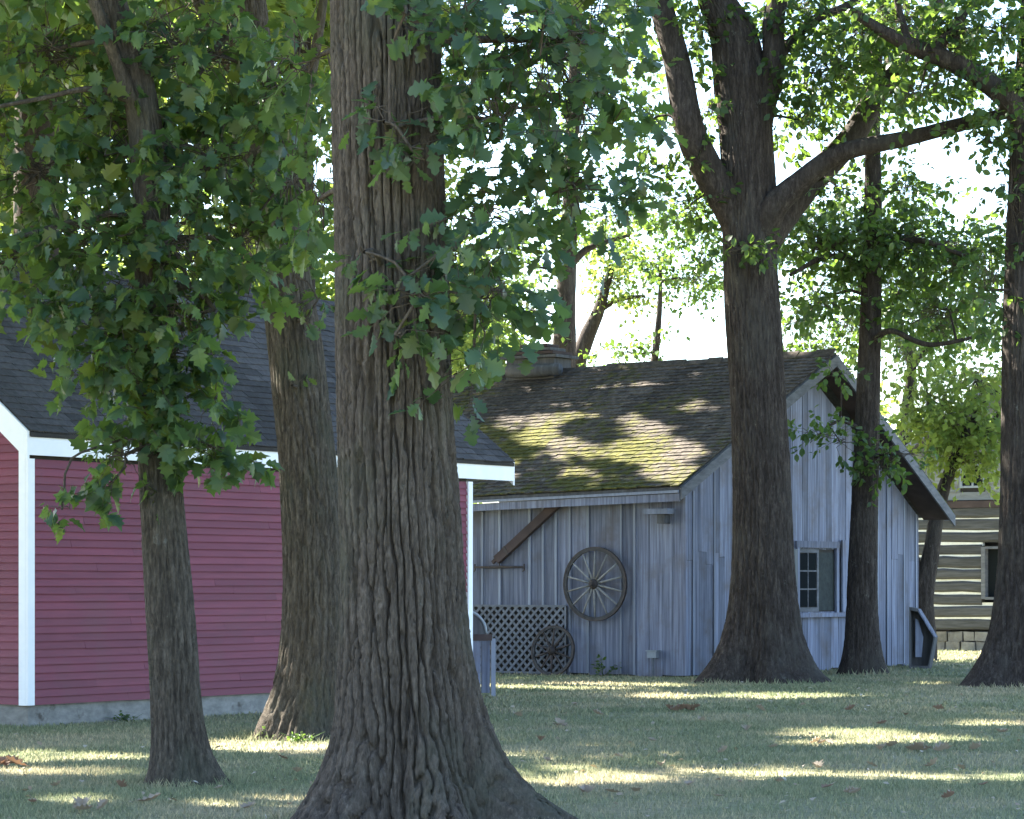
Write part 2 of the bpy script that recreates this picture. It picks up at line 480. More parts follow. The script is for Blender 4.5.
# ------------------------------------------------------------------ lawn
def build_lawn():
    xs = np.unique(np.concatenate([np.linspace(-900, -60, 12), np.linspace(-60, 60, 61), np.linspace(60, 900, 12)]))
    ys = np.unique(np.concatenate([np.linspace(-200, 0, 8), np.linspace(0, 110, 80), np.linspace(110, 1600, 16)]))
    X, Y = np.meshgrid(xs, ys)
    Z = np.zeros_like(X)
    V = np.stack([X, Y, Z], -1).reshape(-1, 3)
    nx, ny = len(xs), len(ys)
    i = np.arange(nx - 1)[None, :] + nx * np.arange(ny - 1)[:, None]
    L = np.stack([i, i + 1, i + 1 + nx, i + nx], -1).reshape(-1)
    o = big_mesh('lawn', V, L, 4, M['lawn'], None, True)
    tag(o, 'shaded dry green lawn under the trees', None, None, 'structure')
build_lawn()

def build_grass():
    Vs = []
    for y0, y1, dens, h, w in ((16.5, 24, 1700, 0.036, 0.006), (24, 34, 900, 0.04, 0.009), (34, 48, 420, 0.042, 0.014), (48, 78, 130, 0.05, 0.022)):
        xm = 0.19 * y1 + 1.5
        n = int((y1 - y0) * 2 * xm * dens)
        X = RNG.uniform(-xm, xm, n); Y = RNG.uniform(y0, y1, n)
        # sparse, trampled patches
        keep = RNG.random(n) < np.clip(0.75 + 1.1 * PN(X * 0.5, Y * 0.5, 1.7), 0.25, 1)
        # nothing grows inside the buildings
        for O, la, lb in ((RED, 9.4, 5.8), (SHED, 9.1, 9.5)):
            dx = X - O[0]; dy = Y - O[1]
            ta = dx * A[0] + dy * A[1]; tb = dx * B[0] + dy * B[1]
            keep &= ~((ta > -0.02) & (ta < la) & (tb > -0.02) & (tb < lb))
        X, Y = X[keep], Y[keep]; n = len(X)
        hh = h * RNG.uniform(0.35, 1.25, n) * (1 + 0.5 * PN(X * 1.3, Y * 1.3, 9.1))
        for gx, gyy, br in ((414, 824, .95), (180, 784, .42), (302, 738, .62), (760, 682, 1.05), (862, 674, .5), (1026, 686, .95)):
            bx, by = ground_pt(gx, gyy)[:2]
            dd = np.hypot(X - bx, Y - by)
            hh = hh * (1 + 1.3 * np.exp(-((dd - br) / 0.16) ** 2) * (PN(X * 3, Y * 3, 2.2) > -0.1))
        th = RNG.uniform(0, 2 * np.pi, n)
        ww = w * RNG.uniform(0.6, 1.3, n)
        dx, dy = np.cos(th) * ww, np.sin(th) * ww
        ln = hh * RNG.uniform(0.1, 1.0, n); lt = RNG.uniform(0, 2 * np.pi, n)
        b0 = np.stack([X - dx, Y - dy, np.full(n, -0.004)], -1)
        b1 = np.stack([X + dx, Y + dy, np.full(n, -0.004)], -1)
        tp = np.stack([X + np.cos(lt) * ln, Y + np.sin(lt) * ln, hh], -1)
        Vs.append(np.stack([b0, b1, tp], 1).reshape(-1, 3))
    V = np.concatenate(Vs)
    o = big_mesh('grass', V, np.arange(len(V)), 3, M['blade'])
    tag(o, 'short patchy grass blades covering the lawn', 'grass', None, 'stuff')
build_grass()

# ------------------------------------------------------------------ roofs in courses of shingles
def shingle_roof(parent, e0, e1, r0, r1, rows, width, mat, name='shingle_course', thick=0.018, over=1.9, jit=0.012, n_sign=1):
    """courses of separate shingles on the quad eave e0-e1, ridge r0-r1; one part for each course"""
    e0, e1, r0, r1 = [np.asarray(v, float) for v in (e0, e1, r0, r1)]
    nrm = np.cross(e1 - e0, r0 - e0); nrm /= np.linalg.norm(nrm)
    if nrm[2] < 0: nrm = -nrm
    up = ((r0 - e0) + (r1 - e1)) / 2; slope = np.linalg.norm(up); up /= slope
    step = 1.0 / rows
    L = np.linalg.norm(e1 - e0)
    for k in range(rows):
        mb = MB()
        u = -U(0, width) / L
        wob = U(0, 100)
        while u < 1:
            w = width * U(0.65, 1.3) / L
            u0, u1 = max(u, 0.0), min(u + w - 0.006 / L, 1.0)
            u += w
            if u1 - u0 < 0.02 / L: continue
            v0 = k * step + U(-jit, jit) / slope + 0.01 / slope * math.sin(wob + u * 9)
            v1 = min((k + over) * step, 1.0)
            lift = thick * 1.6 + U(0, 0.006)
            def P(uu, vv, h):
                return (e0 * (1 - uu) + e1 * uu) * (1 - vv) + (r0 * (1 - uu) + r1 * uu) * vv + nrm * h
            skew = U(-jit, jit) / slope
            mb.hexa([P(u0, v0, lift - thick), P(u1, v0 + skew, lift - thick), P(u1, v1, 0.002), P(u0, v1, 0.002),
                     P(u0, v0, lift), P(u1, v0 + skew, lift), P(u1, v1, 0.006), P(u0, v1, 0.006)])
        mb.build(name, mat, parent)

# ------------------------------------------------------------------ red clapboard house
def build_red_house():
    LA, LB = 8.55, 5.8
    z0, z1 = 0.25, 2.98
    n_f = -B; n_g = -A
    t = thing('red_house', 'maroon clapboard house with white trim behind the trees at the left', 'house', RED)
    # foundation
    MB().box(RED + A * 0.03 + B * 0.03 - Zv * 0.3, A * (LA - 0.06), B * (LB - 0.06), Zv * (z0 + 0.3 - 0.004)).build('foundation', M['concrete'], t)
    # front wall: sheathing and clapboards
    core = MB().box(RED + A * 0.02 + B * 0.02 + Zv * z0, A * (LA - 0.04), B * 0.12, Zv * (z1 + 0.1 - z0)).build('front_wall', M['dark_core'], t)
    n = 31; h = (z1 - z0) / n
    for k in range(n):
        zb = z0 + k * h
        o_b, o_t = 0.030, 0.006
        cuts = [0.062]
        while cuts[-1] < LA - 0.062:
            nx = cuts[-1] + (U(0.6, 3.6) if len(cuts) == 1 else U(2.4, 3.8))
            cuts.append(LA - 0.062 if nx > LA - 1.0 else nx)
        for a0, a1 in zip(cuts[:-1], cuts[1:]):
            a1 -= 0.003
            off, o2 = U(-0.0035, 0.0035), U(-0.0035, 0.0035)
            ob = o_b + U(-0.003, 0.003)
            p = [RED + A * a0 + n_f * ob + Zv * (zb - 0.006 + off), RED + A * a1 + n_f * ob + Zv * (zb - 0.006 + o2),
                 RED + A * a1 + B * 0.018 + Zv * (zb - 0.006 + o2), RED + A * a0 + B * 0.018 + Zv * (zb - 0.006 + off),
                 RED + A * a0 + n_f * o_t + Zv * (zb + h), RED + A * a1 + n_f * o_t + Zv * (zb + h),
                 RED + A * a1 + B * 0.018 + Zv * (zb + h), RED + A * a0 + B * 0.018 + Zv * (zb + h)]
            MB().hexa(p).build('clapboard', M['clap_front'], core)
    # gable wall facing left of the corner
    ridge = 5.62
    tanp = (ridge - 3.05) / (LB / 2)
    gp = [RED + A * 0.02 + B * 0.14 + Zv * z0, RED + A * 0.02 + B * (LB - 0.02) + Zv * z0, RED + A * 0.02 + B * (LB - 0.02) + Zv * z1,
          RED + A * 0.02 + B * LB / 2 + Zv * (ridge - 0.12), RED + A * 0.02 + B * 0.14 + Zv * z1]
    gcore = MB().prism(gp, A * 0.12).build('gable_wall', M['dark_core'], t)
    k = 0
    while True:
        zb = z0 + k * h
        if zb + h > ridge - 0.3: break
        s0 = 0.085 if zb + h < z1 + 0.05 else max(0.085, (zb - z1) / tanp - 0.02)
        s1 = LB - s0
        if s1 - s0 < 0.3: break
        p = [RED + B * s0 + n_g * 0.030 + Zv * (zb - 0.006), RED + B * s1 + n_g * 0.030 + Zv * (zb - 0.006),
             RED + B * s1 + A * 0.018 + Zv * (zb - 0.006), RED + B * s0 + A * 0.018 + Zv * (zb - 0.006),
             RED + B * s0 + n_g * 0.006 + Zv * (zb + h), RED + B * s1 + n_g * 0.006 + Zv * (zb + h),
             RED + B * s1 + A * 0.018 + Zv * (zb + h), RED + B * s0 + A * 0.018 + Zv * (zb + h)]
        MB().hexa(p).build('clapboard', M['clap_front'], gcore)
        k += 1
    # the back and far walls, plain sheathing
    MB().box(RED + A * 0.14 + B * (LB - 0.14) + Zv * z0, A * (LA - 0.28), B * 0.12, Zv * (z1 - z0)).build('rear_wall', M['clap_front'], t)
    far = [p + A * (LA - 0.16) for p in gp]
    MB().prism(far, A * 0.12).build('far_gable_wall', M['clap_front'], t)
    # corner boards: one L of two boards at each front corner
    for a0, da in ((-0.045, 0.105), (LA - 0.06, 0.105)):
        MB().box(RED + A * a0 + n_f * 0.045 + Zv * (z0 - 0.01), A * da, B * 0.04, Zv * (z1 - z0 + 0.012)).build('corner_board', M['white_paint'], t)
    MB().box(RED - A * 0.045 - B * 0.002 + Zv * (z0 - 0.012), A * 0.04, B * 0.10, Zv * (z1 - z0 + 0.10)).build('corner_board', M['white_paint'], t)
    # eave: fascia and soffit
    a_l, a_r = -0.06, LA + 0.98
    ov = 0.05
    ez = z1 + 0.04                 # underside of fascia
    MB().box(RED + A * a_l + n_f * (ov + 0.03) + Zv * ez, A * (a_r - a_l), B * 0.03, Zv * 0.262).build('fascia', M['white_paint'], t)
    MB().box(RED + A * (a_l + 0.03) + n_f * ov + Zv * (ez + 0.03), A * (a_r - a_l - 0.05), B * (ov - 0.006), Zv * 0.02).build('soffit', M['white_paint'], t)
    # roof deck and shingles
    e_z = ez + 0.25
    e0 = RED + A * a_l + n_f * (ov + 0.05) + Zv * e_z
    e1 = RED + A * a_r + n_f * (ov + 0.05) + Zv * e_z
    r0 = RED + A * a_l + B * LB / 2 + Zv * ridge
    r1 = RED + A * a_r + B * LB / 2 + Zv * ridge
    b0 = RED + A * a_l + B * (LB + ov + 0.05) + Zv * e_z
    b1 = RED + A * a_r + B * (LB + ov + 0.05) + Zv * e_z
    dk = MB()
    dn = Zv * 0.05
    dk.hexa([e0 - dn, e1 - dn, r1 - dn, r0 - dn, e0 - Zv * 0.004, e1 - Zv * 0.004, r1 - Zv * 0.004, r0 - Zv * 0.004])
    dk.hexa([r0 - dn, r1 - dn, b1 - dn, b0 - dn, r0 - Zv * 0.004, r1 - Zv * 0.004, b1 - Zv * 0.004, b0 - Zv * 0.004])
    roof = dk.build('roof', M['dark_core'], t)
    shingle_roof(roof, e0, e1, r0, r1, 28, 0.30, M['red_shingle'], thick=0.014, jit=0.012)
    MB().hexa([r0 + n_f * 0.12 - Zv * 0.06, r1 + n_f * 0.12 - Zv * 0.06, r1 + Zv * 0.03, r0 + Zv * 0.03,
               r0 + n_f * 0.12 - Zv * 0.03, r1 + n_f * 0.12 - Zv * 0.03, r1 + Zv * 0.05, r0 + Zv * 0.05]).build('ridge_cap', M['red_shingle'], roof)
    # rake boards
    for a0 in (a_l - 0.035, a_r - 0.002):
        q0 = RED + A * a0 + n_f * (ov + 0.032) + Zv * (ez - 0.06)
        q1 = RED + A * a0 + B * LB / 2 + Zv * (ridge - 0.31)
        q2 = RED + A * a0 + B * LB / 2 + Zv * (ridge - 0.015)
        q3 = RED + A * a0 + n_f * (ov + 0.032) + Zv * (ez + 0.262)
        MB().prism([q0, q1, q2, q3], A * 0.033).build('rake_board', M['white_paint'], t)
        f = lambda q: RED + A * a0 + B * (LB - np.dot(q - RED, B)) + Zv * q[2]
        MB().prism([f(q0), f(q1) + B * 0.002, f(q2) + B * 0.002, f(q3)], A * 0.033).build('rake_board', M['white_paint'], t)
    return t
build_red_house()

# ------------------------------------------------------------------ gray plank shed
SHED_LB = 9.2
SHED_LA = 8.95
def shed_front(px, py, off=0.0):
    O = SHED - A * off
    s = on_plane(px, O, B)
    p = O + B * s
    p[2] = z_at(py, p[1])
    return p
def shed_gable(px, py, off=0.0):
    O = SHED - B * off
    s = on_plane(px, O, A)
    p = O + A * s
    p[2] = z_at(py, p[1])
    return p

def build_shed():
    t = thing('gray_shed', 'weathered gray plank shed with a mossy shingle roof beyond the lawn', 'shed', SHED)
    n_f, n_g = -A, -B
    ez = lambda s: 3.10 - 0.027 * s            # the eave sags away to the left
    # ---- front wall under the eave
    core = MB().hexa([SHED + A * 0.03 + B * 0.0 + Zv * 0.02, SHED + A * 0.03 + B * SHED_LB + Zv * 0.02, SHED + A * 0.13 + B * SHED_LB + Zv * 0.02, SHED + A * 0.13 + Zv * 0.02,
                      SHED + A * 0.03 + Zv * (ez(0) - 0.02), SHED + A * 0.03 + B * SHED_LB + Zv * (ez(SHED_LB) - 0.02),
                      SHED + A * 0.13 + B * SHED_LB + Zv * (ez(SHED_LB) - 0.02), SHED + A * 0.13 + Zv * (ez(0) - 0.02)]).build('front_wall', M['dark_core'], t)
    s = -0.02
    while s < 6.6:
        w = U(0.26, 0.38) if s > 0.6 else U(0.20, 0.26)
        d = U(0.0, 0.012)
        zb = U(0.0, 0.06)
        MB().hexa([SHED + B * (s + 0.004) + n_f * d + Zv * zb, SHED + B * (s + w - 0.004) + n_f * (d + U(-.004, .004)) + Zv * (zb + U(-.01, .01)), SHED + B * (s + w - 0.004) + A * 0.026 + Zv * zb, SHED + B * (s + 0.004) + A * 0.026 + Zv * zb,
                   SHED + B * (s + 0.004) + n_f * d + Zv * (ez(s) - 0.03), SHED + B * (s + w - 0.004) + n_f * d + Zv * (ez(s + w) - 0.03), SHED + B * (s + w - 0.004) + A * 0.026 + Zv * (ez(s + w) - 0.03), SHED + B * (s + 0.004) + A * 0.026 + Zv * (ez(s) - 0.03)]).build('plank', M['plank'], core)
        if s > 0.5 and random.random() < 0.8:
            bw = U(0.035, 0.055); c = s + w
            MB().box(SHED + B * (c - bw / 2) + n_f * 0.034 + Zv * (zb + 0.02), B * bw, A * 0.020, Zv * (ez(c) - 0.06 - zb)).build('batten', M['plank_pale'], core)
        s += w
    # ---- gable wall
    apex = 5.40
    zl = lambda a: (3.10 + (apex - 3.10) * a / 4.48) if a < 4.48 else (apex - (apex - 2.92) * (a - 4.48) / (SHED_LA - 4.48))
    gp = [SHED + B * 0.03 + A * 0.03 + Zv * 0.02, SHED + B * 0.03 + A * SHED_LA + Zv * 0.02, SHED + B * 0.03 + A * SHED_LA + Zv * (zl(SHED_LA) - .02), SHED + B * 0.03 + A * 4.48 + Zv * (apex - .02), SHED + B * 0.03 + A * 0.03 + Zv * 3.0]
    gcore = MB().prism(gp, B * 0.1).build('gable_wall', M['dark_core'], t)
    # the window opening
    w0 = shed_gable(797, 612); w1 = shed_gable(834, 546)
    wa0 = np.dot(w0 - SHED, A); wa1 = np.dot(w1 - SHED, A)
    wz0 = w0[2]; wz1 = z_at(549, (w0[1] + w1[1]) / 2)
    a = 0.0
    while a < SHED_LA - 0.02:
        w = min(U(0.17, 0.29), SHED_LA - a)
        if SHED_LA - a - w < 0.12: w = SHED_LA - a
        d = U(0.0, 0.014); zb = U(-0.02, 0.07)
        def plank(z_lo, z_hi0, z_hi1, zm=None):
            q0, q1 = a + 0.0035, a + w - 0.0035
            pts = [SHED + A * q0 + n_g * d + Zv * z_lo, SHED + A * q1 + n_g * (d + U(-.005, .005)) + Zv * (z_lo + U(-.012, .012)), SHED + A * q1 + B * 0.026 + Zv * z_lo, SHED + A * q0 + B * 0.026 + Zv * z_lo,
                   SHED + A * q0 + n_g * d + Zv * z_hi0, SHED + A * q1 + n_g * d + Zv * z_hi1, SHED + A * q1 + B * 0.026 + Zv * z_hi1, SHED + A * q0 + B * 0.026 + Zv * z_hi0]
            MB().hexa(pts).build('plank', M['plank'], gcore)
        h0, h1 = zl(a) - 0.03, zl(a + w) - 0.03
        if a + w > wa0 + 0.03 and a < wa1 - 0.03:
            plank(zb, wz0, wz0); plank(wz1, h0, h1)
        elif random.random() < 0.45:
            m = U(1.9, 2.2)                     # butt joint between two lengths
            plank(zb, m, m)
            d = d + U(0.004, 0.012)
            plank(m + 0.004, h0, h1)
        else:
            plank(zb, h0, h1)
        if random.random() < 0.3:
            c = a + w; bw = 0.04
            if not (c + bw > wa0 - 0.15 and c - bw < wa1 + 0.75):
                MB().box(SHED + A * (c - bw / 2) + n_g * 0.034 + Zv * 0.05, A * bw, B * 0.018, Zv * (min(zl(c - .03), zl(c + .03)) - 0.1)).build('batten', M['plank_pale'], gcore)
        a += w
    # hidden walls
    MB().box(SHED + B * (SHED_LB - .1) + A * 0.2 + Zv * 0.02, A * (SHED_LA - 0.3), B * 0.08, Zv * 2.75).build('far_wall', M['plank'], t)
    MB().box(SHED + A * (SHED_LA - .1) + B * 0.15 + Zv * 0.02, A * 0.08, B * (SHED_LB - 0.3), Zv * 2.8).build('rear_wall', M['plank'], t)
    # ---- roof: front and rear slope (ridge overhang grows from the front eave to the rear one)
    fe = 0.34
    zfe = 3.215
    e0 = SHED - A * fe + n_g * 0.10 + Zv * zfe
    e1 = SHED - A * fe + B * (SHED_LB + 0.3) + Zv * (zfe - 0.027 * SHED_LB)
    r0 = SHED + A * 4.48 + n_g * 0.52 + Zv * 5.74
    r1 = SHED + A * 4.48 + B * (SHED_LB + 0.3) + Zv * 5.62
    k0 = SHED + A * (SHED_LA + 0.2) + n_g * 0.66 + Zv * 2.93
    k1 = SHED + A * (SHED_LA + 0.2) + B * (SHED_LB + 0.3) + Zv * 2.93
    dn = Zv * 0.06; d4 = Zv * 0.004
    dk = MB()
    dk.hexa([e0 - dn, e1 - dn, r1 - dn, r0 - dn, e0 - d4, e1 - d4, r1 - d4, r0 - d4])
    dk.hexa([r0 - dn, r1 - dn, k1 - dn, k0 - dn, r0 - d4, r1 - d4, k1 - d4, k0 - d4])
    roof = dk.build('roof', M['plank_dark'], t)
    # courses that wave a little, as on an old roof
    shingle_roof(roof, e0 - A * 0.03, e1 - A * 0.03, r0, r1, 36, 0.17, M['moss'], thick=0.022, jit=0.022)
    shingle_roof(roof, k1 + A * 0.03, k0 + A * 0.03, r1, r0, 30, 0.20, M['moss'], thick=0.02, jit=0.015)
    # ridge cap pieces
    L = np.linalg.norm(r1 - r0); q = 0; rd = (r1 - r0) / L
    while q < L - 0.05:
        w = U(0.3, 0.55); w = min(w, L - q)
        c0 = r0 + rd * q; c1 = r0 + rd * (q + w - 0.01); y = U(0.03, 0.075)
        MB().hexa([c0 - A * 0.14 - Zv * 0.07, c1 - A * 0.14 - Zv * 0.06, c1 + Zv * y, c0 + Zv * y,
                   c0 - A * 0.14 - Zv * 0.035, c1 - A * 0.14 - Zv * 0.03, c1 + Zv * (y + 0.03), c0 + Zv * (y + 0.03)]).build('ridge_cap', M['moss'], roof)
        q += w
    # fascia along the front eave: two boards, one above the other
    for dz, h, dd in ((-0.045, 0.045, 0.05), (-0.185, 0.13, 0.015)):
        o0 = e0 - Zv * 0.06 + n_f * dd; o1 = e1 - Zv * 0.06 + n_f * dd
        MB().hexa([o0 + Zv * dz, o1 + Zv * dz, o1 + Zv * dz + A * 0.03, o0 + Zv * dz + A * 0.03,
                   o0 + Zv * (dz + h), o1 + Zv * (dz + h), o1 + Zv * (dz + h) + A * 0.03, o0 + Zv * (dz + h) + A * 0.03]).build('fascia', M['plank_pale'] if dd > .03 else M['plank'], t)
    # rake boards on the gable
    def rake(p, q, drop0, drop1, name='rake_board'):
        MB().prism([p - Zv * drop1, q - Zv * drop1, q - Zv * drop0, p - Zv * drop0], n_g * 0.035).build(name, M['rake_gray'], t)
    rake(e0 + n_g * 0.002, r0 + n_g * 0.002, 0.02, 0.22)
    rake(r0 + n_g * 0.003 + A * 0.002, k0 + n_g * 0.003, 0.02, 0.23)
    # soffit boards under the right overhang
    MB().hexa([r0 - Zv * 0.10 + B * 0.02, r0 - Zv * 0.10 + B * 0.5, k0 - Zv * 0.10 + B * 0.64, k0 - Zv * 0.10 + B * 0.02,
               r0 - Zv * 0.065 + B * 0.02, r0 - Zv * 0.065 + B * 0.5, k0 - Zv * 0.065 + B * 0.64, k0 - Zv * 0.065 + B * 0.02]).build('soffit', M['plank_brown'], t)
    # ---- window in the gable
    wz0 += 0.0
    win = MB().box(SHED + A * wa0 + B * 0.012 + Zv * wz0, A * (wa1 - wa0), B * 0.015, Zv * (wz1 - wz0)).build('window', M['dark_core'], t)
    def fr(a0, a1, za, zb_, dep=0.06, th=0.05, mat='plank', name='frame'):
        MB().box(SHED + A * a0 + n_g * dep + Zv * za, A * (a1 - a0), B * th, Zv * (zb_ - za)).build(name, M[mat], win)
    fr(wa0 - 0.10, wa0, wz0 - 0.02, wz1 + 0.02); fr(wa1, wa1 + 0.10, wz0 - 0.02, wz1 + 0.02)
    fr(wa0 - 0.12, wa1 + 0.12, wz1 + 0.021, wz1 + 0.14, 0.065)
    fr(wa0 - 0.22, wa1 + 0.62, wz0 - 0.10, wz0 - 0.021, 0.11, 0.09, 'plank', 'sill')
    am = wa0 + 0.56 * (wa1 - wa0)               # sash in the left part, shutter board behind in the right
    fr(wa0 + 0.001, wa0 + 0.07, wz0 + 0.001, wz1 - 0.001, 0.02, 0.03, 'rake_gray', 'sash_rail')
    fr(am - 0.07, am, wz0 + 0.001, wz1 - 0.001, 0.02, 0.03, 'rake_gray', 'sash_rail')
    fr(wa0 + 0.071, am - 0.071, wz0 + 0.001, wz0 + 0.08, 0.02, 0.03, 'rake_gray', 'sash_rail')
    fr(wa0 + 0.071, am - 0.071, wz1 - 0.07, wz1 - 0.001, 0.02, 0.03, 'rake_gray', 'sash_rail')
    g0, g1, y0, y1 = wa0 + 0.071, am - 0.071, wz0 + 0.081, wz1 - 0.071
    hh = (y1 - y0) / 3
    for k in range(3):
        for j in range(2):
            gw = (g1 - g0) / 2
            fr(g0 + j * gw + 0.012, g0 + (j + 1) * gw - 0.012, y0 + k * hh + 0.012, y0 + (k + 1) * hh - 0.012, 0.004, 0.006, 'glass', 'pane')
    for k in (1, 2):
        fr(g0, g1, y0 + k * hh - 0.014, y0 + k * hh + 0.014, 0.016, 0.02, 'rake_gray', 'muntin')
    fr((g0 + g1) / 2 - 0.012, (g0 + g1) / 2 + 0.012, y0, y1, 0.014, 0.016, 'rake_gray', 'muntin')
    fr(am + 0.01, wa1 - 0.01, wz0 + 0.02, wz1 - 0.06, -0.002, 0.01, 'board_green', 'inner_board')
    # shutters standing open on both sides
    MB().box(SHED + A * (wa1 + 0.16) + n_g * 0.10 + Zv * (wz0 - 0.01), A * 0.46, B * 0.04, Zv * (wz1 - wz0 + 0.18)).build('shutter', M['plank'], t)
    MB().box(SHED + A * (wa0 - 0.50) + n_g * 0.09 + Zv * (wz0 - 0.01), A * 0.36, B * 0.04, Zv * (wz1 - wz0)).build('shutter', M['shutter'], t)
    # ---- small beam ends under the front eave near the corner
    b0 = shed_front(652, 511, 0.0); b1 = shed_front(676, 511, 0.0)
    sb0, sb1 = np.dot(b0 - SHED, B), np.dot(b1 - SHED, B)
    MB().box(SHED + B * sb1 + n_f * 0.28 + Zv * (b0[2] - 0.06), B * (sb0 - sb1), A * 0.24, Zv * 0.09).build('bracket', M['plank_pale'], t)
    MB().box(SHED + B * (sb1 + 0.10) + n_f * 0.22 + Zv * (b0[2] - 0.22), B * 0.14, A * 0.19, Zv * 0.155).build('bracket', M['plank_dark'], t)
    # ---- low boarded vent and a log lying against it on the ridge
    v = r0 + rd * (L - 2.9)
    c = SHED + A * 4.48 + B * 5.9 + Zv * 5.70
    vent = MB().box(c - B * 0.55 - A * 0.32 - Zv * 0.2, B * 1.1, A * 0.6, Zv * 0.42).build('ridge_vent', M['plank_dark'], roof)
    for k in range(4):
        y = 0.55 - k * 0.11
        MB().box(c - B * (y + .1) - A * (y * 0.6 + .08) + Zv * (0.225 + k * 0.075), B * (2 * y + .2), A * (1.2 * y + .16), Zv * 0.055).build('vent_board', M['plank_brown'] if k % 2 else M['plank_dark'], roof)
    MB().tube([c + B * 0.45 - A * 0.42 - Zv * 0.02, c - B * 0.2 - A * 0.42 - Zv * 0.03, c - B * 0.75 - A * 0.42 - Zv * 0.02], [0.12, 0.13, 0.11], 10).build('ridge_log', M['plank_dark'], roof, True)
    return t
build_shed()

# ------------------------------------------------------------------ wheels, lattice, bar and beam on the shed front
def wheel(name, label, centre, R, nsp, rim_w, tyre_m, spoke_m, hub_r, lean=0.0, group=None):
    t = thing(name, label, 'wheel', centre - Zv * R, group)
    ax = -A * math.cos(lean) + Zv * math.sin(lean)      # wheel axis
    up = Zv * math.cos(lean) + A * math.sin(lean)
    sd = B
    def ring(r0, r1, d0, d1, nm, mat):
        V, Fc = [], []
        N = 48
        for k in range(N):
            th = 2 * math.pi * k / N
            e = math.cos(th) * sd + math.sin(th) * up
            for r, d in ((r0, d0), (r1, d0), (r1, d1), (r0, d1)):
                V.append(centre + e * r + ax * d)
        for k in range(N):
            for j in range(4):
                a, b = k * 4 + j, k * 4 + (j + 1) % 4
                c, d_ = ((k + 1) % N) * 4 + (j + 1) % 4, ((k + 1) % N) * 4 + j
                Fc.append((a, b, c, d_))
        return mesh(nm, V, Fc, M[mat], t)
    ring(R - rim_w, R - 0.012, -0.022, 0.022, 'rim', 'rim_wood')
    ring(R - 0.0118, R + 0.012, -0.027, 0.027, 'tyre', tyre_m)
    for k in range(nsp):
        th = 2 * math.pi * (k + 0.5) / nsp
        e = math.cos(th) * sd + math.sin(th) * up
        MB().tube([centre + e * hub_r * 0.8 + ax * 0.03, centre + e * (hub_r + R) / 2 + ax * 0.012, centre + e * (R - rim_w + 0.004)], [0.021, 0.018, 0.014], 6).build('spoke', M[spoke_m], t, True)
    hub = MB().tube([centre - ax * 0.06, centre - ax * 0.02, centre + ax * 0.06, centre + ax * 0.13, centre + ax * 0.135], [hub_r * .9, hub_r, hub_r, hub_r * 0.62, 0.02], 14).build('hub', M['iron'], t, False)
    MB().tube([centre + ax * 0.136, centre + ax * 0.165], [hub_r * .42, hub_r * .36], 10).build('axle_cap', M['iron'], hub)
    return t

wc = shed_front(595, 584, 0.12)
wheel('wagon_wheel', 'large wooden wagon wheel hung high on the gray shed front wall', wc, 36.5 / F * wc[1], 14, 0.055, 'iron', 'wheel_wood', 0.085, group=None)
wc2 = shed_front(553, 657, 0.22); wc2[2] = 0.43
wheel('iron_wheel', 'small rusty iron wheel leaning on the lattice panel at ground level', wc2, 0.425, 10, 0.04, 'iron', 'iron', 0.075, lean=0.12)

def build_lattice():
    p0 = shed_front(566, 680, 0.07); p1 = shed_front(452, 680, 0.07)
    s0 = np.dot(p0 - SHED, B); s1 = np.dot(p1 - SHED, B)
    Wd = s1 - s0; H = z_at(606, p0[1]) - 0.02
    O = SHED - A * 0.07 + B * s0 + Zv * 0.02
    t = thing('lattice_panel', 'gray crisscross lattice panel standing against the shed front wall', 'lattice', O)
    MB().box(O + A * 0.034 + Zv * 0.0, B * Wd, A * 0.008, Zv * H).build('backing', M['dark_core'], t)
    pitch = 0.155; sw = 0.042
    for sgn, dep in ((1, 0.0), (-1, 0.012)):
        c = -H if sgn > 0 else 0.0
        while c < (Wd if sgn > 0 else Wd + H):
            # line x = c + sgn*z clipped to the panel
            zs = []
            if sgn > 0:
                z0, z1 = max(0, -c), min(H, Wd - c)
            else:
                z0, z1 = max(0, c - Wd), min(H, c)
            if z1 - z0 > 0.05:
                q0 = O + B * (c + sgn * z0) + Zv * z0 - A * dep
                q1 = O + B * (c + sgn * z1) + Zv * z1 - A * dep
                d = (q1 - q0) / np.linalg.norm(q1 - q0)
                side = np.cross(d, A)
                MB().beam(q0, q1, side, A, sw, 0.008).build('slat', M['lattice'], t)
            c += pitch
    for a, b in (((0, H), (Wd, H)), ((0, 0), (0, H)), ((Wd, 0), (Wd, H)), ((0, 0.02), (Wd, 0.02))):
        q0 = O + B * a[0] + Zv * a[1] - A * 0.022; q1 = O + B * b[0] + Zv * b[1] - A * 0.022
        d = (q1 - q0) / np.linalg.norm(q1 - q0)
        MB().beam(q0, q1, np.cross(d, A), A, 0.035, 0.008).build('edge_strip', M['lattice'], t)
build_lattice()

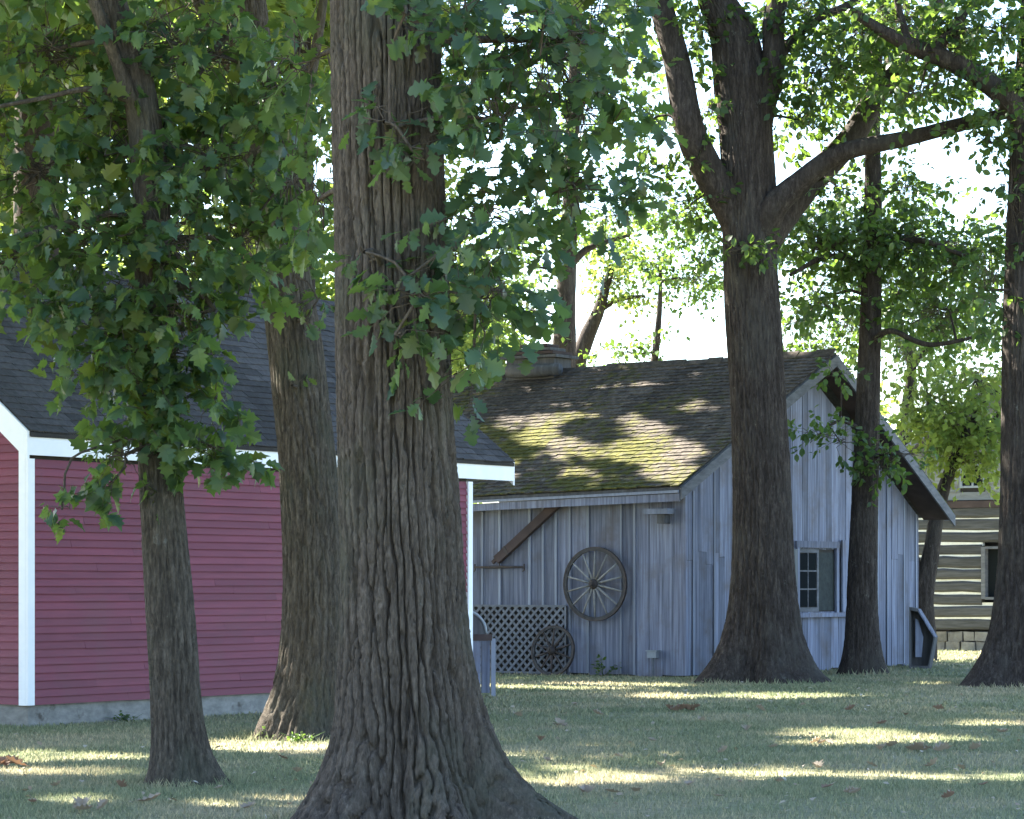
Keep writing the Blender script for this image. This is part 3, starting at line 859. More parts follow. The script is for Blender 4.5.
def build_hangings():
    p0 = shed_front(475, 567, 0.10); p1 = shed_front(524, 567, 0.10); p1[2] = p0[2] = (p0[2] + p1[2]) / 2
    t = thing('singletree_bar', 'thin rusty bar with hooked ends hung level on the shed wall', 'harness bar', (p0 + p1) / 2)
    MB().tube([p0, p0 * .75 + p1 * .25, (p0 + p1) / 2, p0 * .25 + p1 * .75, p1], [0.018, 0.022, 0.027, 0.022, 0.018], 8).build('bar', M['iron'], t, True)
    for p in (p0, p1):
        MB().tube([p + Zv * 0.055, p, p - Zv * 0.055, p - Zv * 0.085 + B * 0.03], [0.014, 0.017, 0.014, 0.011], 6).build('hook', M['iron'], t, True)
    m = (p0 + p1) / 2
    MB().tube([m + Zv * 0.02, m + Zv * 0.07, m + Zv * 0.09 + A * 0.09], 0.012, 6).build('hanger', M['iron'], t, True)
    b0 = shed_front(497, 560, 0.10); b1 = shed_front(557, 504, 0.10)
    d = (b1 - b0) / np.linalg.norm(b1 - b0)
    side = np.cross(d, A)
    t2 = thing('timber_brace', 'brown diagonal timber fixed under the eave of the gray shed', 'timber', b0)
    MB().beam(b0, b1, side, A, 0.15, 0.10).build('beam', M['plank_brown'], t2)
    MB().beam(b0 - d * 0.10 + side * 0.02, b0 - d * 0.004 + side * 0.02, side, A, 0.06, 0.05).build('tenon', M['plank_brown'], t2)
    MB().beam(b0 + d * 0.25, b0 + d * 0.29, side, A, 0.165, 0.115).build('iron_band', M['iron'], t2)
    # utility box on a stub post
    q = shed_front(653, 655, 0.09)
    t3 = thing('utility_box', 'small gray outlet box on a short post by the shed wall', 'box', [q[0], q[1], 0])
    MB().box(q - B * 0.09 - A * 0.05 - Zv * 0.05, B * 0.18, A * 0.10, Zv * 0.11).build('cover', M['sash'], t3)
    MB().box(q - B * 0.11 - A * 0.065 + Zv * 0.062, B * 0.22, A * 0.13, Zv * 0.02).build('lid', M['sash'], t3)
    MB().tube([[q[0], q[1], -0.05], q - Zv * 0.052], 0.022, 8).build('post', M['lattice'], t3)
build_hangings()

# ------------------------------------------------------------------ arched panel half hidden by the big oak
def build_arched_panel():
    c = ground_pt(462, 697)
    t = thing('arched_panel', 'gray board panel with a rounded top, half hidden by the big oak', 'panel', c)
    X = np.array([math.cos(0.2), math.sin(0.2), 0]); Yv = np.array([-X[1], X[0], 0])
    w = 0.40; h = 0.80; th = 0.05
    for i in range(6):
        x0 = -w + i * (2 * w / 6)
        MB().box(c + X * (x0 + 0.006) - Yv * th / 2 + Zv * (0.05 + U(0, .02)), X * (2 * w / 6 - 0.012), Yv * 0.03, Zv * (h - 0.07)).build('board', M['plank'], t)
    MB().box(c - X * (w + 0.02) - Yv * 0.05 + Zv * (h - 0.01), X * (2 * w + .04), Yv * 0.08, Zv * 0.09).build('rail', M['plank_brown'], t)
    R = w - 0.06
    arc = [c + X * (R * math.cos(a)) + Zv * (h + 0.082 + R * math.sin(a) * 0.95) - Yv * 0.02 for a in np.linspace(0, math.pi, 15)]
    MB().prism(arc, Yv * 0.025).build('arched_board', M['plank_dark'], t)
    MB().tube([p + Zv * 0.015 for p in arc], 0.022, 8).build('arched_rim', M['sash'], t, True)
    for s in (-1, 1):
        MB().box(c + X * (s * (w + 0.045) - 0.03) - Yv * 0.03 - Zv * 0.1, X * 0.06, Yv * 0.06, Zv * (h + 0.12)).build('post', M['plank_pale'], t)
build_arched_panel()

# ------------------------------------------------------------------ angled box beside the shed
def build_box_frame():
    c = ground_pt(921, 669)
    t = thing('angled_box', 'dark wooden box with a pale angled rim standing beside the shed', 'box', c)
    Y0 = c[1]
    poly = [at(px, py, Y0) for px, py in ((909, 670), (909, 607), (918, 609), (935, 637), (929, 671))]
    for p in poly: p[2] = max(p[2], 0.0)
    cen = sum(poly) / len(poly)
    V_ = np.array([0.30, 0.95, 0.0]) * 0.32
    MB().prism([p + V_ for p in poly], V_ * 0.08).build('back_board', M['plank_dark'], t)
    for i in range(len(poly)):
        p, q = poly[i], poly[(i + 1) % len(poly)]
        pi, qi = p + (cen - p) * 0.10, q + (cen - q) * 0.10
        MB().hexa([p, q, qi, pi, p + V_ * .98, q + V_ * .98, qi + V_ * .98, pi + V_ * .98]).build('rim_board', M['plank'] if i == 2 else M['plank_dark'], t)
    MB().prism([cen + (p - cen) * np.array([.3, .3, .62]) - np.array([0.05, 0, 0]) + V_ * 0.5 for p in poly], V_ * 0.1).build('loose_board', M['plank'], t)
build_box_frame()

# ------------------------------------------------------------------ log cabin beyond the shed
def build_cabin():
    C0 = at(960, 650, 66.0); C0[2] = 0
    D = -B                      # along the wall, to the right and nearer
    n_w = -A
    wl, wr = -3.4, 4.2
    t = thing('log_cabin', 'log cabin with pale chinking standing beyond the shed at the right', 'cabin', C0)
    ap_s = 1.1; eave = 3.35; apz = 6.3
    MB().box(C0 + D * wl + A * 0.25 + Zv * 0, D * (wr - wl), A * 5, Zv * 3.3).build('wall', M['dark_core'], t)
    wall = [o for o in bpy.data.objects if o.parent == t][0]
    # stone footing
    s = wl
    while s < wr:
        z = 0
        for k in range(2):
            pass
        s += 1
    for row in range(2):
        s = wl + U(0, 0.2)
        while s < wr:
            w = U(0.25, 0.5); h = 0.23
            d = U(0.0, 0.05)
            pts = []
            for zz in (row * h + 0.005, (row + 1) * h - 0.012):
                for x, yy in ((s + U(0, .03), -d), (s + w - 0.02, -d + U(-.02, .02)), (s + w - 0.02, 0.25), (s, 0.25)):
                    pts.append(C0 + D * x + A * yy + Zv * (zz + U(-.015, .015)))
            MB().hexa(pts).build('stone', M['stone'], wall)
            s += w
    # window opening limits along the wall
    O = C0
    ws0 = on_plane(986, O, D); ws1 = ws0 + 0.85
    Yw = (O + D * ws0)[1]
    wz0, wz1 = z_at(597, Yw), z_at(549, Yw)
    n = 10; z0 = 0.50; ph = (eave + 0.08 - z0) / n
    mbch = MB()
    for k in range(n):
        zb = z0 + k * ph
        zt = zb + ph - 0.034
        segs = [(wl, wr)]
        if zt > wz0 and zb < wz1: segs = [(wl, ws0 - 0.11), (ws1 + 0.11, wr)]
        for a0, a1 in segs:
            m = 8; V = []; Fc = []
            yo = U(-0.03, 0.02)
            for i in range(m + 1):
                x = a0 + (a1 - a0) * i / m
                w1, w2 = U(-.022, .022), U(-.022, .022)
                prof = [(0.2, zb + w1), (yo + 0.02, zb + w1), (yo - 0.02, zb + 0.05 + w1), (yo - 0.02, zt - 0.05 + w2), (yo + 0.02, zt + w2), (0.2, zt + w2)]
                V += [C0 + D * x + A * yy + Zv * zz for yy, zz in prof]
            for i in range(m):
                for j in range(5):
                    Fc.append((i * 6 + j, (i + 1) * 6 + j, (i + 1) * 6 + j + 1, i * 6 + j + 1))
            Fc += [tuple(range(6)), tuple(m * 6 + j for j in reversed(range(6)))]
            mesh('log', V, Fc, M['log'], wall)
            cut = U(-1.2, 0.4)
        for a0, a1 in ([(wl, ws0 - 0.1), (ws1 + 0.1, wr)] if (zb + ph > wz0 and zb < wz1) else [(wl, wr)]):
            MB().box(C0 + D * a0 + A * 0.026 + Zv * (zt - 0.04), D * (a1 - a0), A * 0.13, Zv * 0.13).build('chinking', M['chink'], wall)
    # window
    win = MB().box(C0 + D * ws0 + A * 0.12 + Zv * wz0, D * (ws1 - ws0), A * 0.02, Zv * (wz1 - wz0)).build('window', M['glass'], t)
    for a0, a1, za, zb in ((ws0 - 0.10, ws0, wz0 - .05, wz1 + .05), (ws1, ws1 + 0.10, wz0 - .05, wz1 + .05), (ws0, ws1, wz1, wz1 + .06), (ws0, ws1, wz0 - .06, wz0)):
        MB().box(C0 + D * a0 - A * 0.06 + Zv * za, D * (a1 - a0), A * 0.22, Zv * (zb - za)).build('frame', M['rake_gray'], win)
    # clapboarded gable
    gab = MB().prism([C0 + D * wl + A * 0.06 + Zv * eave, C0 + D * wr + A * 0.06 + Zv * eave, C0 + D * ap_s + A * 0.06 + Zv * apz], A * 0.15).build('gable', M['dark_core'], t)
    MB().box(C0 + D * wl - A * 0.05 + Zv * (eave + .02), D * (wr - wl), A * 0.1, Zv * 0.16).build('beam', M['plank_brown'], gab)
    z = eave + 0.2
    gw0 = on_plane(962, O, D); gw1 = on_plane(983, O, D); gz0, gz1 = z_at(486, 66), z_at(466, 66)
    while z < apz - 0.3:
        f = (z + 0.2 - eave) / (apz - eave)
        a0 = wl + (ap_s - wl) * f + 0.05; a1 = wr + (ap_s - wr) * f - 0.05
        spans = [(a0, a1)] if (z > gz1 or z + 0.19 < gz0) else [(a0, gw0 - 0.06), (gw1 + 0.06, a1)]
        for x0, x1 in spans:
            if x1 - x0 < 0.1: continue
            MB().hexa([C0 + D * x0 - A * 0.0 + Zv * z, C0 + D * x1 - A * 0.0 + Zv * z, C0 + D * x1 + A * 0.05 + Zv * z, C0 + D * x0 + A * 0.05 + Zv * z,
                       C0 + D * x0 + A * 0.025 + Zv * (z + 0.19), C0 + D * x1 + A * 0.025 + Zv * (z + 0.19), C0 + D * x1 + A * 0.05 + Zv * (z + .19), C0 + D * x0 + A * 0.05 + Zv * (z + .19)]).build('clapboard', M['old_clap'], gab)
        z += 0.19
    gwin = MB().box(C0 + D * gw0 + A * 0.035 + Zv * gz0, D * (gw1 - gw0), A * 0.02, Zv * (gz1 - gz0)).build('window', M['glass'], t)
    for a0, a1, za, zb in ((gw0 - .06, gw0, gz0 - .05, gz1 + .05), (gw1, gw1 + .06, gz0 - .05, gz1 + .05), (gw0, gw1, gz1, gz1 + .05), (gw0, gw1, gz0 - .05, gz0), ((gw0 + gw1) / 2 - .02, (gw0 + gw1) / 2 + .02, gz0, gz1)):
        MB().box(C0 + D * a0 - A * 0.01 + Zv * za, D * (a1 - a0), A * 0.04, Zv * (zb - za)).build('frame', M['sash'], gwin)
    # roof
    for s_, nm in ((wl - 0.35, 'l'), (wr + 0.35, 'r')):
        ez = eave - 0.15
        e0 = C0 + D * s_ - A * 0.35 + Zv * ez; e1 = C0 + D * s_ + A * 5.4 + Zv * ez
        r0 = C0 + D * ap_s - A * 0.35 + Zv * (apz + 0.1); r1 = C0 + D * ap_s + A * 5.4 + Zv * (apz + 0.1)
        dn = Zv * 0.12
        MB().hexa([e0 - dn, e1 - dn, r1 - dn, r0 - dn, e0, e1, r1, r0]).build('roof', M['plank_dark'], t)
        MB().prism([e0 - Zv * 0.16, r0 - Zv * 0.16, r0 - Zv * 0.0, e0 - Zv * 0.0], -A * 0.03).build('rake_board', M['plank'], t)
build_cabin()

# ------------------------------------------------------------------ trees: engine
def leaf_template(kind, curl=0.0):
    """(vertices, triangles) of one unit-long leaf: x across, y along, z up"""
    if kind == 'oak':
        prof = [(0.0, 0.02), (0.10, 0.03), (0.22, 0.20), (0.30, 0.11), (0.44, 0.36), (0.53, 0.19), (0.68, 0.40), (0.77, 0.20), (0.89, 0.20), (1.0, 0.0)]
    elif kind == 'maple':
        prof = [(0.0, 0.02), (0.06, 0.20), (0.16, 0.40), (0.26, 0.24), (0.44, 0.50), (0.50, 0.26), (0.66, 0.34), (0.74, 0.14), (1.0, 0.0)]
    elif kind == 'tiny':
        prof = [(0.0, 0.0), (0.45, 0.34), (1.0, 0.0)]
    else:
        prof = [(0.0, 0.0), (0.28, 0.27), (0.62, 0.30), (1.0, 0.0)]
    V = []; T = []
    n = len(prof)
    for y, w in prof:
        zc = -curl * y * y
        V += [(0, y, zc), (-w, y + 0.03 * w, zc + 0.30 * w - 0.5 * curl * w), (w, y + 0.03 * w, zc + 0.30 * w - 0.5 * curl * w)]
    for i in range(n - 1):
        a, b = 3 * i, 3 * (i + 1)
        if prof[i][1] == 0:
            T += [(a, b, b + 1), (a, b + 2, b)]
        elif prof[i + 1][1] == 0:
            T += [(a, b, a + 1), (a, a + 2, b)]
        else:
            T += [(a, b, b + 1), (a, b + 1, a + 1), (a, b + 2, b), (a, a + 2, b + 2)]
    V = np.array(V, float); T = np.array(T, int)
    used = np.unique(T); remap = -np.ones(len(V), int); remap[used] = np.arange(len(used))
    return V[used], remap[T]

TPL = {'oak': [leaf_template('oak', c) for c in (0.05, 0.25, 0.4)], 'maple': [leaf_template('maple', c) for c in (0.05, 0.25, 0.4)],
       'simple': [leaf_template('simple', c) for c in (0.1, 0.35)], 'tiny': [leaf_template('tiny', c) for c in (0.1, 0.3)]}

def unit(v):
    return v / (np.linalg.norm(v, axis=-1, keepdims=True) + 1e-9)

def sprays(centres, outward, size, k, L, droop):
    """leaf frames (P, D, N, s) for leafy twigs that start at centres and point along outward"""
    n = len(centres)
    u = np.linspace(0.12, 1.0, k)[None, :] + RNG.normal(0, 0.05, (n, k))
    ax = unit(outward)
    rnd_ = RNG.normal(size=(n, 3))
    side = unit(np.cross(ax, rnd_))
    up2 = np.cross(ax, side)
    ang = RNG.uniform(0, 2 * np.pi, (n, k))
    lat = np.cos(ang)[..., None] * side[:, None] + np.sin(ang)[..., None] * up2[:, None]
    Ls = L * RNG.uniform(0.6, 1.3, n)
    P = centres[:, None] + ax[:, None] * (u * Ls[:, None])[..., None]
    P[..., 2] -= droop * (u * Ls[:, None]) ** 2 * 0.6
    D = unit(0.55 * ax[:, None] + 0.85 * lat + RNG.normal(0, 0.25, (n, k, 3)) + np.array([0, 0, -droop]))
    Nn = RNG.normal(0, 0.55, (n, k, 3)) + np.array([0, 0, 0.75])
    Nn = Nn - D * np.sum(Nn * D, -1, keepdims=True)
    Nn = unit(Nn)
    s = size * RNG.uniform(0.5, 1.35, (n, k))
    P = P + D * (s * 0.25)[..., None]
    ends = centres + ax * Ls[:, None]
    ends[:, 2] -= droop * Ls ** 2 * 0.6
    return P.reshape(-1, 3), D.reshape(-1, 3), Nn.reshape(-1, 3), s.reshape(-1), ends

def leaves_mesh(name, fr, kind, mat, parent):
    P, D, N, s = fr
    S = np.cross(D, N)
    Vs, Ts, off = [], [], 0
    tpl = TPL[kind]
    pick = RNG.integers(0, len(tpl), len(P))
    for i, (tv, tt) in enumerate(tpl):
        m = pick == i
        if not m.any(): continue
        p, d, n_, sd, sc = P[m], D[m], N[m], S[m], s[m]
        V = p[:, None] + sc[:, None, None] * (tv[None, :, 0:1] * sd[:, None] + tv[None, :, 1:2] * d[:, None] + tv[None, :, 2:3] * n_[:, None])
        T = tt[None] + (np.arange(len(p)) * len(tv))[:, None, None] + off
        Vs.append(V.reshape(-1, 3)); Ts.append(T.reshape(-1, 3)); off += len(p) * len(tv)
    return big_mesh(name, np.concatenate(Vs), np.concatenate(Ts), 3, mat, parent)

def seg_tubes(p0, p1, r0, r1):
    """three-sided twigs as quads"""
    d = unit(p1 - p0)
    ref = np.where(np.abs(d[:, 2:3]) < 0.9, np.array([[0, 0, 1.0]]), np.array([[1.0, 0, 0]]))
    a = unit(np.cross(d, ref)); b = np.cross(d, a)
    V = []
    for p, r in ((p0, r0), (p1, r1)):
        r = np.broadcast_to(np.asarray(r, float), (len(p),))
        for k in range(3):
            th = 2 * math.pi * k / 3
            V.append(p + r[:, None] * (math.cos(th) * a + math.sin(th) * b))
    V = np.stack(V, 1)
    n = len(p0)
    q = np.array([(0, 1, 4, 3), (1, 2, 5, 4), (2, 0, 3, 5)])
    T = q[None] + (np.arange(n) * 6)[:, None, None]
    return V.reshape(-1, 3), T.reshape(-1, 4)

def catmull(pts, step):
    """pts: (n, m) control rows (first three are xyz) -> dense rows"""
    pts = np.asarray(pts, float)
    P = np.vstack([2 * pts[0] - pts[1], pts, 2 * pts[-1] - pts[-2]])
    out = []
    for i in range(1, len(P) - 2):
        L = np.linalg.norm(P[i + 1][:3] - P[i][:3])
        m = max(2, int(L / step))
        for t in np.linspace(0, 1, m, endpoint=False):
            a, b, c, d = P[i - 1], P[i], P[i + 1], P[i + 2]
            out.append(0.5 * ((2 * b) + (c - a) * t + (2 * a - 5 * b + 4 * c - d) * t * t + (3 * b - a - 3 * c + d) * t ** 3))
    out.append(pts[-1])
    return np.array(out)

def bark_tube(name, ctrl, parent, mat, nseg, step, bark=(0.0, 8.0, 0.2), flare=None, seed=0.0):
    """swept trunk or limb with real furrows. ctrl rows x, y, z, r. bark = depth, frequency, stretch"""
    R = catmull(ctrl, step)
    C, rad = R[:, :3], np.maximum(R[:, 3], 0.01)
    T = unit(np.gradient(C, axis=0))
    frames = []
    ref = np.array([1.0, 0, 0]) if abs(T[0][0]) < 0.9 else np.array([0, 0, 1.0])
    for t in T:
        a = ref - t * np.dot(ref, t); a /= np.linalg.norm(a); ref = a
        frames.append((a, np.cross(t, a)))
    Aa = np.array([f[0] for f in frames]); Bb = np.array([f[1] for f in frames])
    th = np.linspace(0, 2 * np.pi, nseg, endpoint=False)
    ring = np.cos(th)[None, :, None] * Aa[:, None] + np.sin(th)[None, :, None] * Bb[:, None]
    rr = np.repeat(rad[:, None], nseg, 1)
    if flare:
        z = C[:, 2] - C[0, 2]
        amt, hgt, lobes = flare
        f = np.exp(-np.maximum(z, 0) / hgt)[:, None]
        lob = sum(w * np.cos(k * th + ph) for k, w, ph in lobes)[None]
        rr = rr + amt * f * (1 + lob) + 0.25 * amt * np.exp(-np.maximum(z, 0) / (hgt * 2.6))[:, None] * lob
    pos = C[:, None] + ring * rr[..., None]
    dep, fq, st = bark
    if dep > 0:
        x, y, z = pos[..., 0] + seed, pos[..., 1] + seed * 1.7, pos[..., 2]
        wob = 0.035 * PN2(x * 3, y * 3, z * 2.2)
        n1 = PN(x * fq + wob * fq, y * fq + wob * fq, z * fq * st + 0.5 * PN2(x * fq * .6, y * fq * .6, z * fq * .3))
        # evenly spaced ridges that wander, fork and merge
        NR = max(6, round(2 * math.pi * float(np.median(rad)) * fq / 1.75))
        th3 = np.broadcast_to(th[None], x.shape)
        cx_, cy_ = np.cos(th3), np.sin(th3)
        W = PN2(cx_ * 2.2 + seed, cy_ * 2.2, z * 0.8) * 2.4 + PN(cx_ * 6 + seed, cy_ * 6, z * 2.4) * 1.5
        n1 = 0.22 * np.sin(NR * th3 + W) + 0.55 * n1
        n2 = PN2(x * fq * 2.3, y * fq * 2.3, z * fq * st * 2.6)
        n3 = PN(x * fq * 4.5, y * fq * 4.5, z * fq * 2.2)
        g1 = np.clip((np.abs(n1) - 0.025) / 0.085, 0, 1)
        n4 = PN2(x * fq * .55 + 7, y * fq * .55, z * fq * .42)
        crack = 1 - np.clip(np.abs(n4) / 0.035, 0, 1)
        fur = 1 - g1 * g1 * (3 - 2 * g1) + 0.22 * (1 - np.clip(np.abs(n2) / 0.10, 0, 1)) + 0.30 * crack
        low = PN(x * 1.6, y * 1.6, z * 0.9)
        fade = np.clip(rad / rad.max(), 0.3, 1)[:, None]
        pos = pos + ring * ((-fur + 0.25 * n3) * dep * fade + low * 0.05 * rr)[..., None]
    nz = len(C)
    V = np.concatenate([pos.reshape(-1, 3), C[-1:]])
    i = np.arange(nz - 1)[:, None] * nseg; j = np.arange(nseg)[None]; j2 = (j + 1) % nseg
    L = np.stack([i + j, i + j2, i + nseg + j2, i + nseg + j], -1).reshape(-1)
    return big_mesh(name, V, L, 4, mat, parent, True)

DENS = {'leaf_near': 0.95, 'leaf_left': 0.55, 'leaf_mid': 1.3, 'leaf_far': 1.5}
class Tree:
    def __init__(s, name, label, base, bark='bark_mid', leaf='leaf_mid', lsize=0.12, ltype='simple', group='trees around the lawn', cat='tree'):
        s.base = np.array([base[0], base[1], 0.0])
        s.t = thing(name, label, cat, s.base, group)
        s.Y = base[1]; s.bark = M[bark]; s.leafm = M[leaf]; s.lsize = lsize; s.ltype = ltype
        s.dens = DENS.get(leaf, 1.0) * (3.2 if lsize == 0.135 else 1.0)
        s.skel = []; s.fr = []; s.tw = []; s.solo = []; s.top = []
    def px(s, rows, Y=None):
        """rows (px, py, width_px[, distance]) -> control rows"""
        out = []
        for r in rows:
            y = r[3] if len(r) > 3 else (Y or s.Y)
            out.append([*at(r[0], r[1], y), r[2] / 2 / F * y])
        return out
    def trunk(s, ctrl, nseg=40, step=0.08, bark=(0.012, 9, 0.2), flare=None, seed=0.0, name='trunk'):
        o = bark_tube(name, ctrl, s.t, s.bark, nseg, step, bark, flare, seed)
        s.skel += [r for r in catmull(ctrl, 0.5)]
        return o
    def limb(s, ctrl, nseg=18, step=0.08, bark=(0.014, 13, 0.25)):
        ctrl = [list(r) for r in ctrl]
        for r in ctrl[1:-1]:
            for q in range(3): r[q] += random.gauss(0, 0.25 * r[3])
        return s.trunk(ctrl, nseg, step, bark, None, random.random() * 9, 'limb')
    def near(s, p):
        K = np.array(s.skel)
        d = np.linalg.norm(K[:, :3] - p, axis=1) + 0.35 * np.maximum(0, K[:, 2] - p[2])
        return K[d.argmin()]
    def blob(s, c, r, n, k=9, L=0.45, droop=0.35, size=None, mask=True, solo=False, branch=True, rp=2.2, kind=None):
        """leafy mass: ellipsoid at c with radii r holding n sprays of k leaves, carried by a branch from the nearest limb"""
        c = np.asarray(c, float); r = np.asarray(r, float)
        size = size or s.lsize
        n = max(1, int(round(n * (min(s.dens, 1.4) if kind == 'tiny' else s.dens))))
        d = unit(RNG.normal(size=(n, 3)))
        rad = RNG.random(n) ** (1 / rp)
        off = d * rad[:, None]
        cen = c + off * r
        cen = cen[cen[:, 2] > 0.4]
        off = (cen - c) / r
        n = len(cen)
        if n == 0: return
        outw = unit(off * r + RNG.normal(0, 0.35, (n, 3)) * r.mean() + np.array([0, 0, -0.15 * r[2]]))
        P, D, N, sz, ends = sprays(cen, outw, size, k, L, droop)
        keep = P[:, 2] > 0.05
        if mask: keep &= ~shade_mask(P)  # leaves left out to shape the sun patches
        (s.solo if solo else s.top if kind == 'tiny' else s.fr).append((P[keep], D[keep], N[keep], sz[keep]))
        # branch to the mass, twigs to the sprays
        if branch and s.skel:
            q = s.near(c)
            dist = np.linalg.norm(c - q[:3])
            rb = min(q[3] * 0.7, 0.02 + 0.018 * dist)
            m = (q[:3] + c) / 2 + np.array([0, 0, 0.12 * dist]) + RNG.normal(0, 0.06 * dist, 3)
            s.trunk([[*q[:3], rb], [*m, rb * 0.75], [*c, rb * 0.45]], 7, 0.25, (0, 1, 1), None, 0, 'branch')
        hub = c + off * r * 0.3 + RNG.normal(0, 0.22, (n, 3)) * r
        mid = c + off * r * 0.62 + RNG.normal(0, 0.08, (n, 3)) * r
        ok = np.ones(n, bool)
        if mask: ok = ~(shade_mask(cen) | shade_mask(mid) | shade_mask(hub))
        if not ok.any(): return
        hub, mid, cen, ends = hub[ok], mid[ok], cen[ok], ends[ok]
        if kind == 'tiny':
            s.tw.append((np.repeat(c[None], len(hub), 0), cen, 0.009, 0.004)); return
        s.tw.append((hub, mid, 0.006, 0.0045)); s.tw.append((mid, cen, 0.0045, 0.0035)); s.tw.append((cen, ends, 0.0035, 0.002))
        s.tw.append((c + (hub - c) * 0.25, hub, 0.005, 0.005))
    def pblob(s, px, py, rx, ry, rd, n, Y=None, **kw):
        Y = Y or s.Y
        s.blob(at(px, py, Y), (rx / F * Y, rd, ry / F * Y), n, **kw)
    def crown(s, c, R, nblob, n, br=0.38, **kw):
        c = np.asarray(c, float); R = np.asarray(R, float)
        for i in range(nblob):
            d = unit(RNG.normal(size=3)); rr = RNG.random() ** (1 / 2.0) * 0.8
            s.blob(c + d * rr * R, R * br * U(0.8, 1.25), n, kind='tiny', **kw)
    def finish(s, solo_mat=None, solo_max=300):
        if s.tw:
            Vs, Ts, off = [], [], 0
            for p0, p1, r0, r1 in s.tw:
                V, T = seg_tubes(p0, p1, r0, r1)
                Vs.append(V); Ts.append(T + off); off += len(V)
            o = big_mesh('twigs', np.concatenate(Vs), np.concatenate(Ts), 4, M['twig'], s.t)
            o['kind'] = 'stuff'
        if s.solo:
            fr = [np.concatenate([f[i] for f in s.solo]) for i in range(4)]
            x, y = proj(fr[0])
            vis = (x > -20) & (x < 1044) & (y > -20)
            order = np.argsort(np.where(vis, fr[0][:, 1] - 3 * fr[3], 1e6))
            pick, rest = order[:solo_max], order[solo_max:]
            if len(rest): s.fr.append(tuple(f[rest] for f in fr))
            datas = []
            for tv, tt in TPL[s.ltype]:
                me = bpy.data.meshes.new('leaf')
                me.from_pydata(tv.tolist(), [], tt.tolist()); me.update()
                me.materials.append(solo_mat)
                datas.append(me)
            from mathutils import Matrix
            for i in pick:
                P, D, N, sz = fr[0][i] - s.base, fr[1][i], fr[2][i], fr[3][i]
                S = np.cross(D, N)
                o = bpy.data.objects.new('leaf', datas[random.randrange(len(datas))])
                COL.objects.link(o); o.parent = s.t
                m = np.eye(4); m[:3, 0] = S * sz; m[:3, 1] = D * sz; m[:3, 2] = N * sz; m[:3, 3] = P
                o.matrix_basis = Matrix(m.tolist())
        if s.fr:
            fr = [np.concatenate([f[i] for f in s.fr]) for i in range(4)]
            o = leaves_mesh('crown', fr, s.ltype, s.leafm, s.t)
            o['kind'] = 'stuff'
        if s.top:
            fr = [np.concatenate([f[i] for f in s.top]) for i in range(4)]
            o = leaves_mesh('upper_crown' if s.fr else 'crown', fr, 'tiny', s.leafm, s.t)
            o['kind'] = 'stuff'
        return s

def leaf_mat_obj(src, name):
    """same leaf for pieces that are objects of their own: tint by object"""
    m = src.copy(); m.name = name
    nt = m.node_tree
    for n in list(nt.nodes):
        if n.bl_idname == 'ShaderNodeNewGeometry':
            oi = nt.nodes.new('ShaderNodeObjectInfo')
            for l in list(n.outputs['Random Per Island'].links):
                nt.links.new(oi.outputs['Random'], l.to_socket)
    return m
M['leaf_near_obj'] = leaf_mat_obj(M['leaf_near'], 'oak_leaf_single')
M['leaf_left_obj'] = leaf_mat_obj(M['leaf_left'], 'maple_leaf_single')

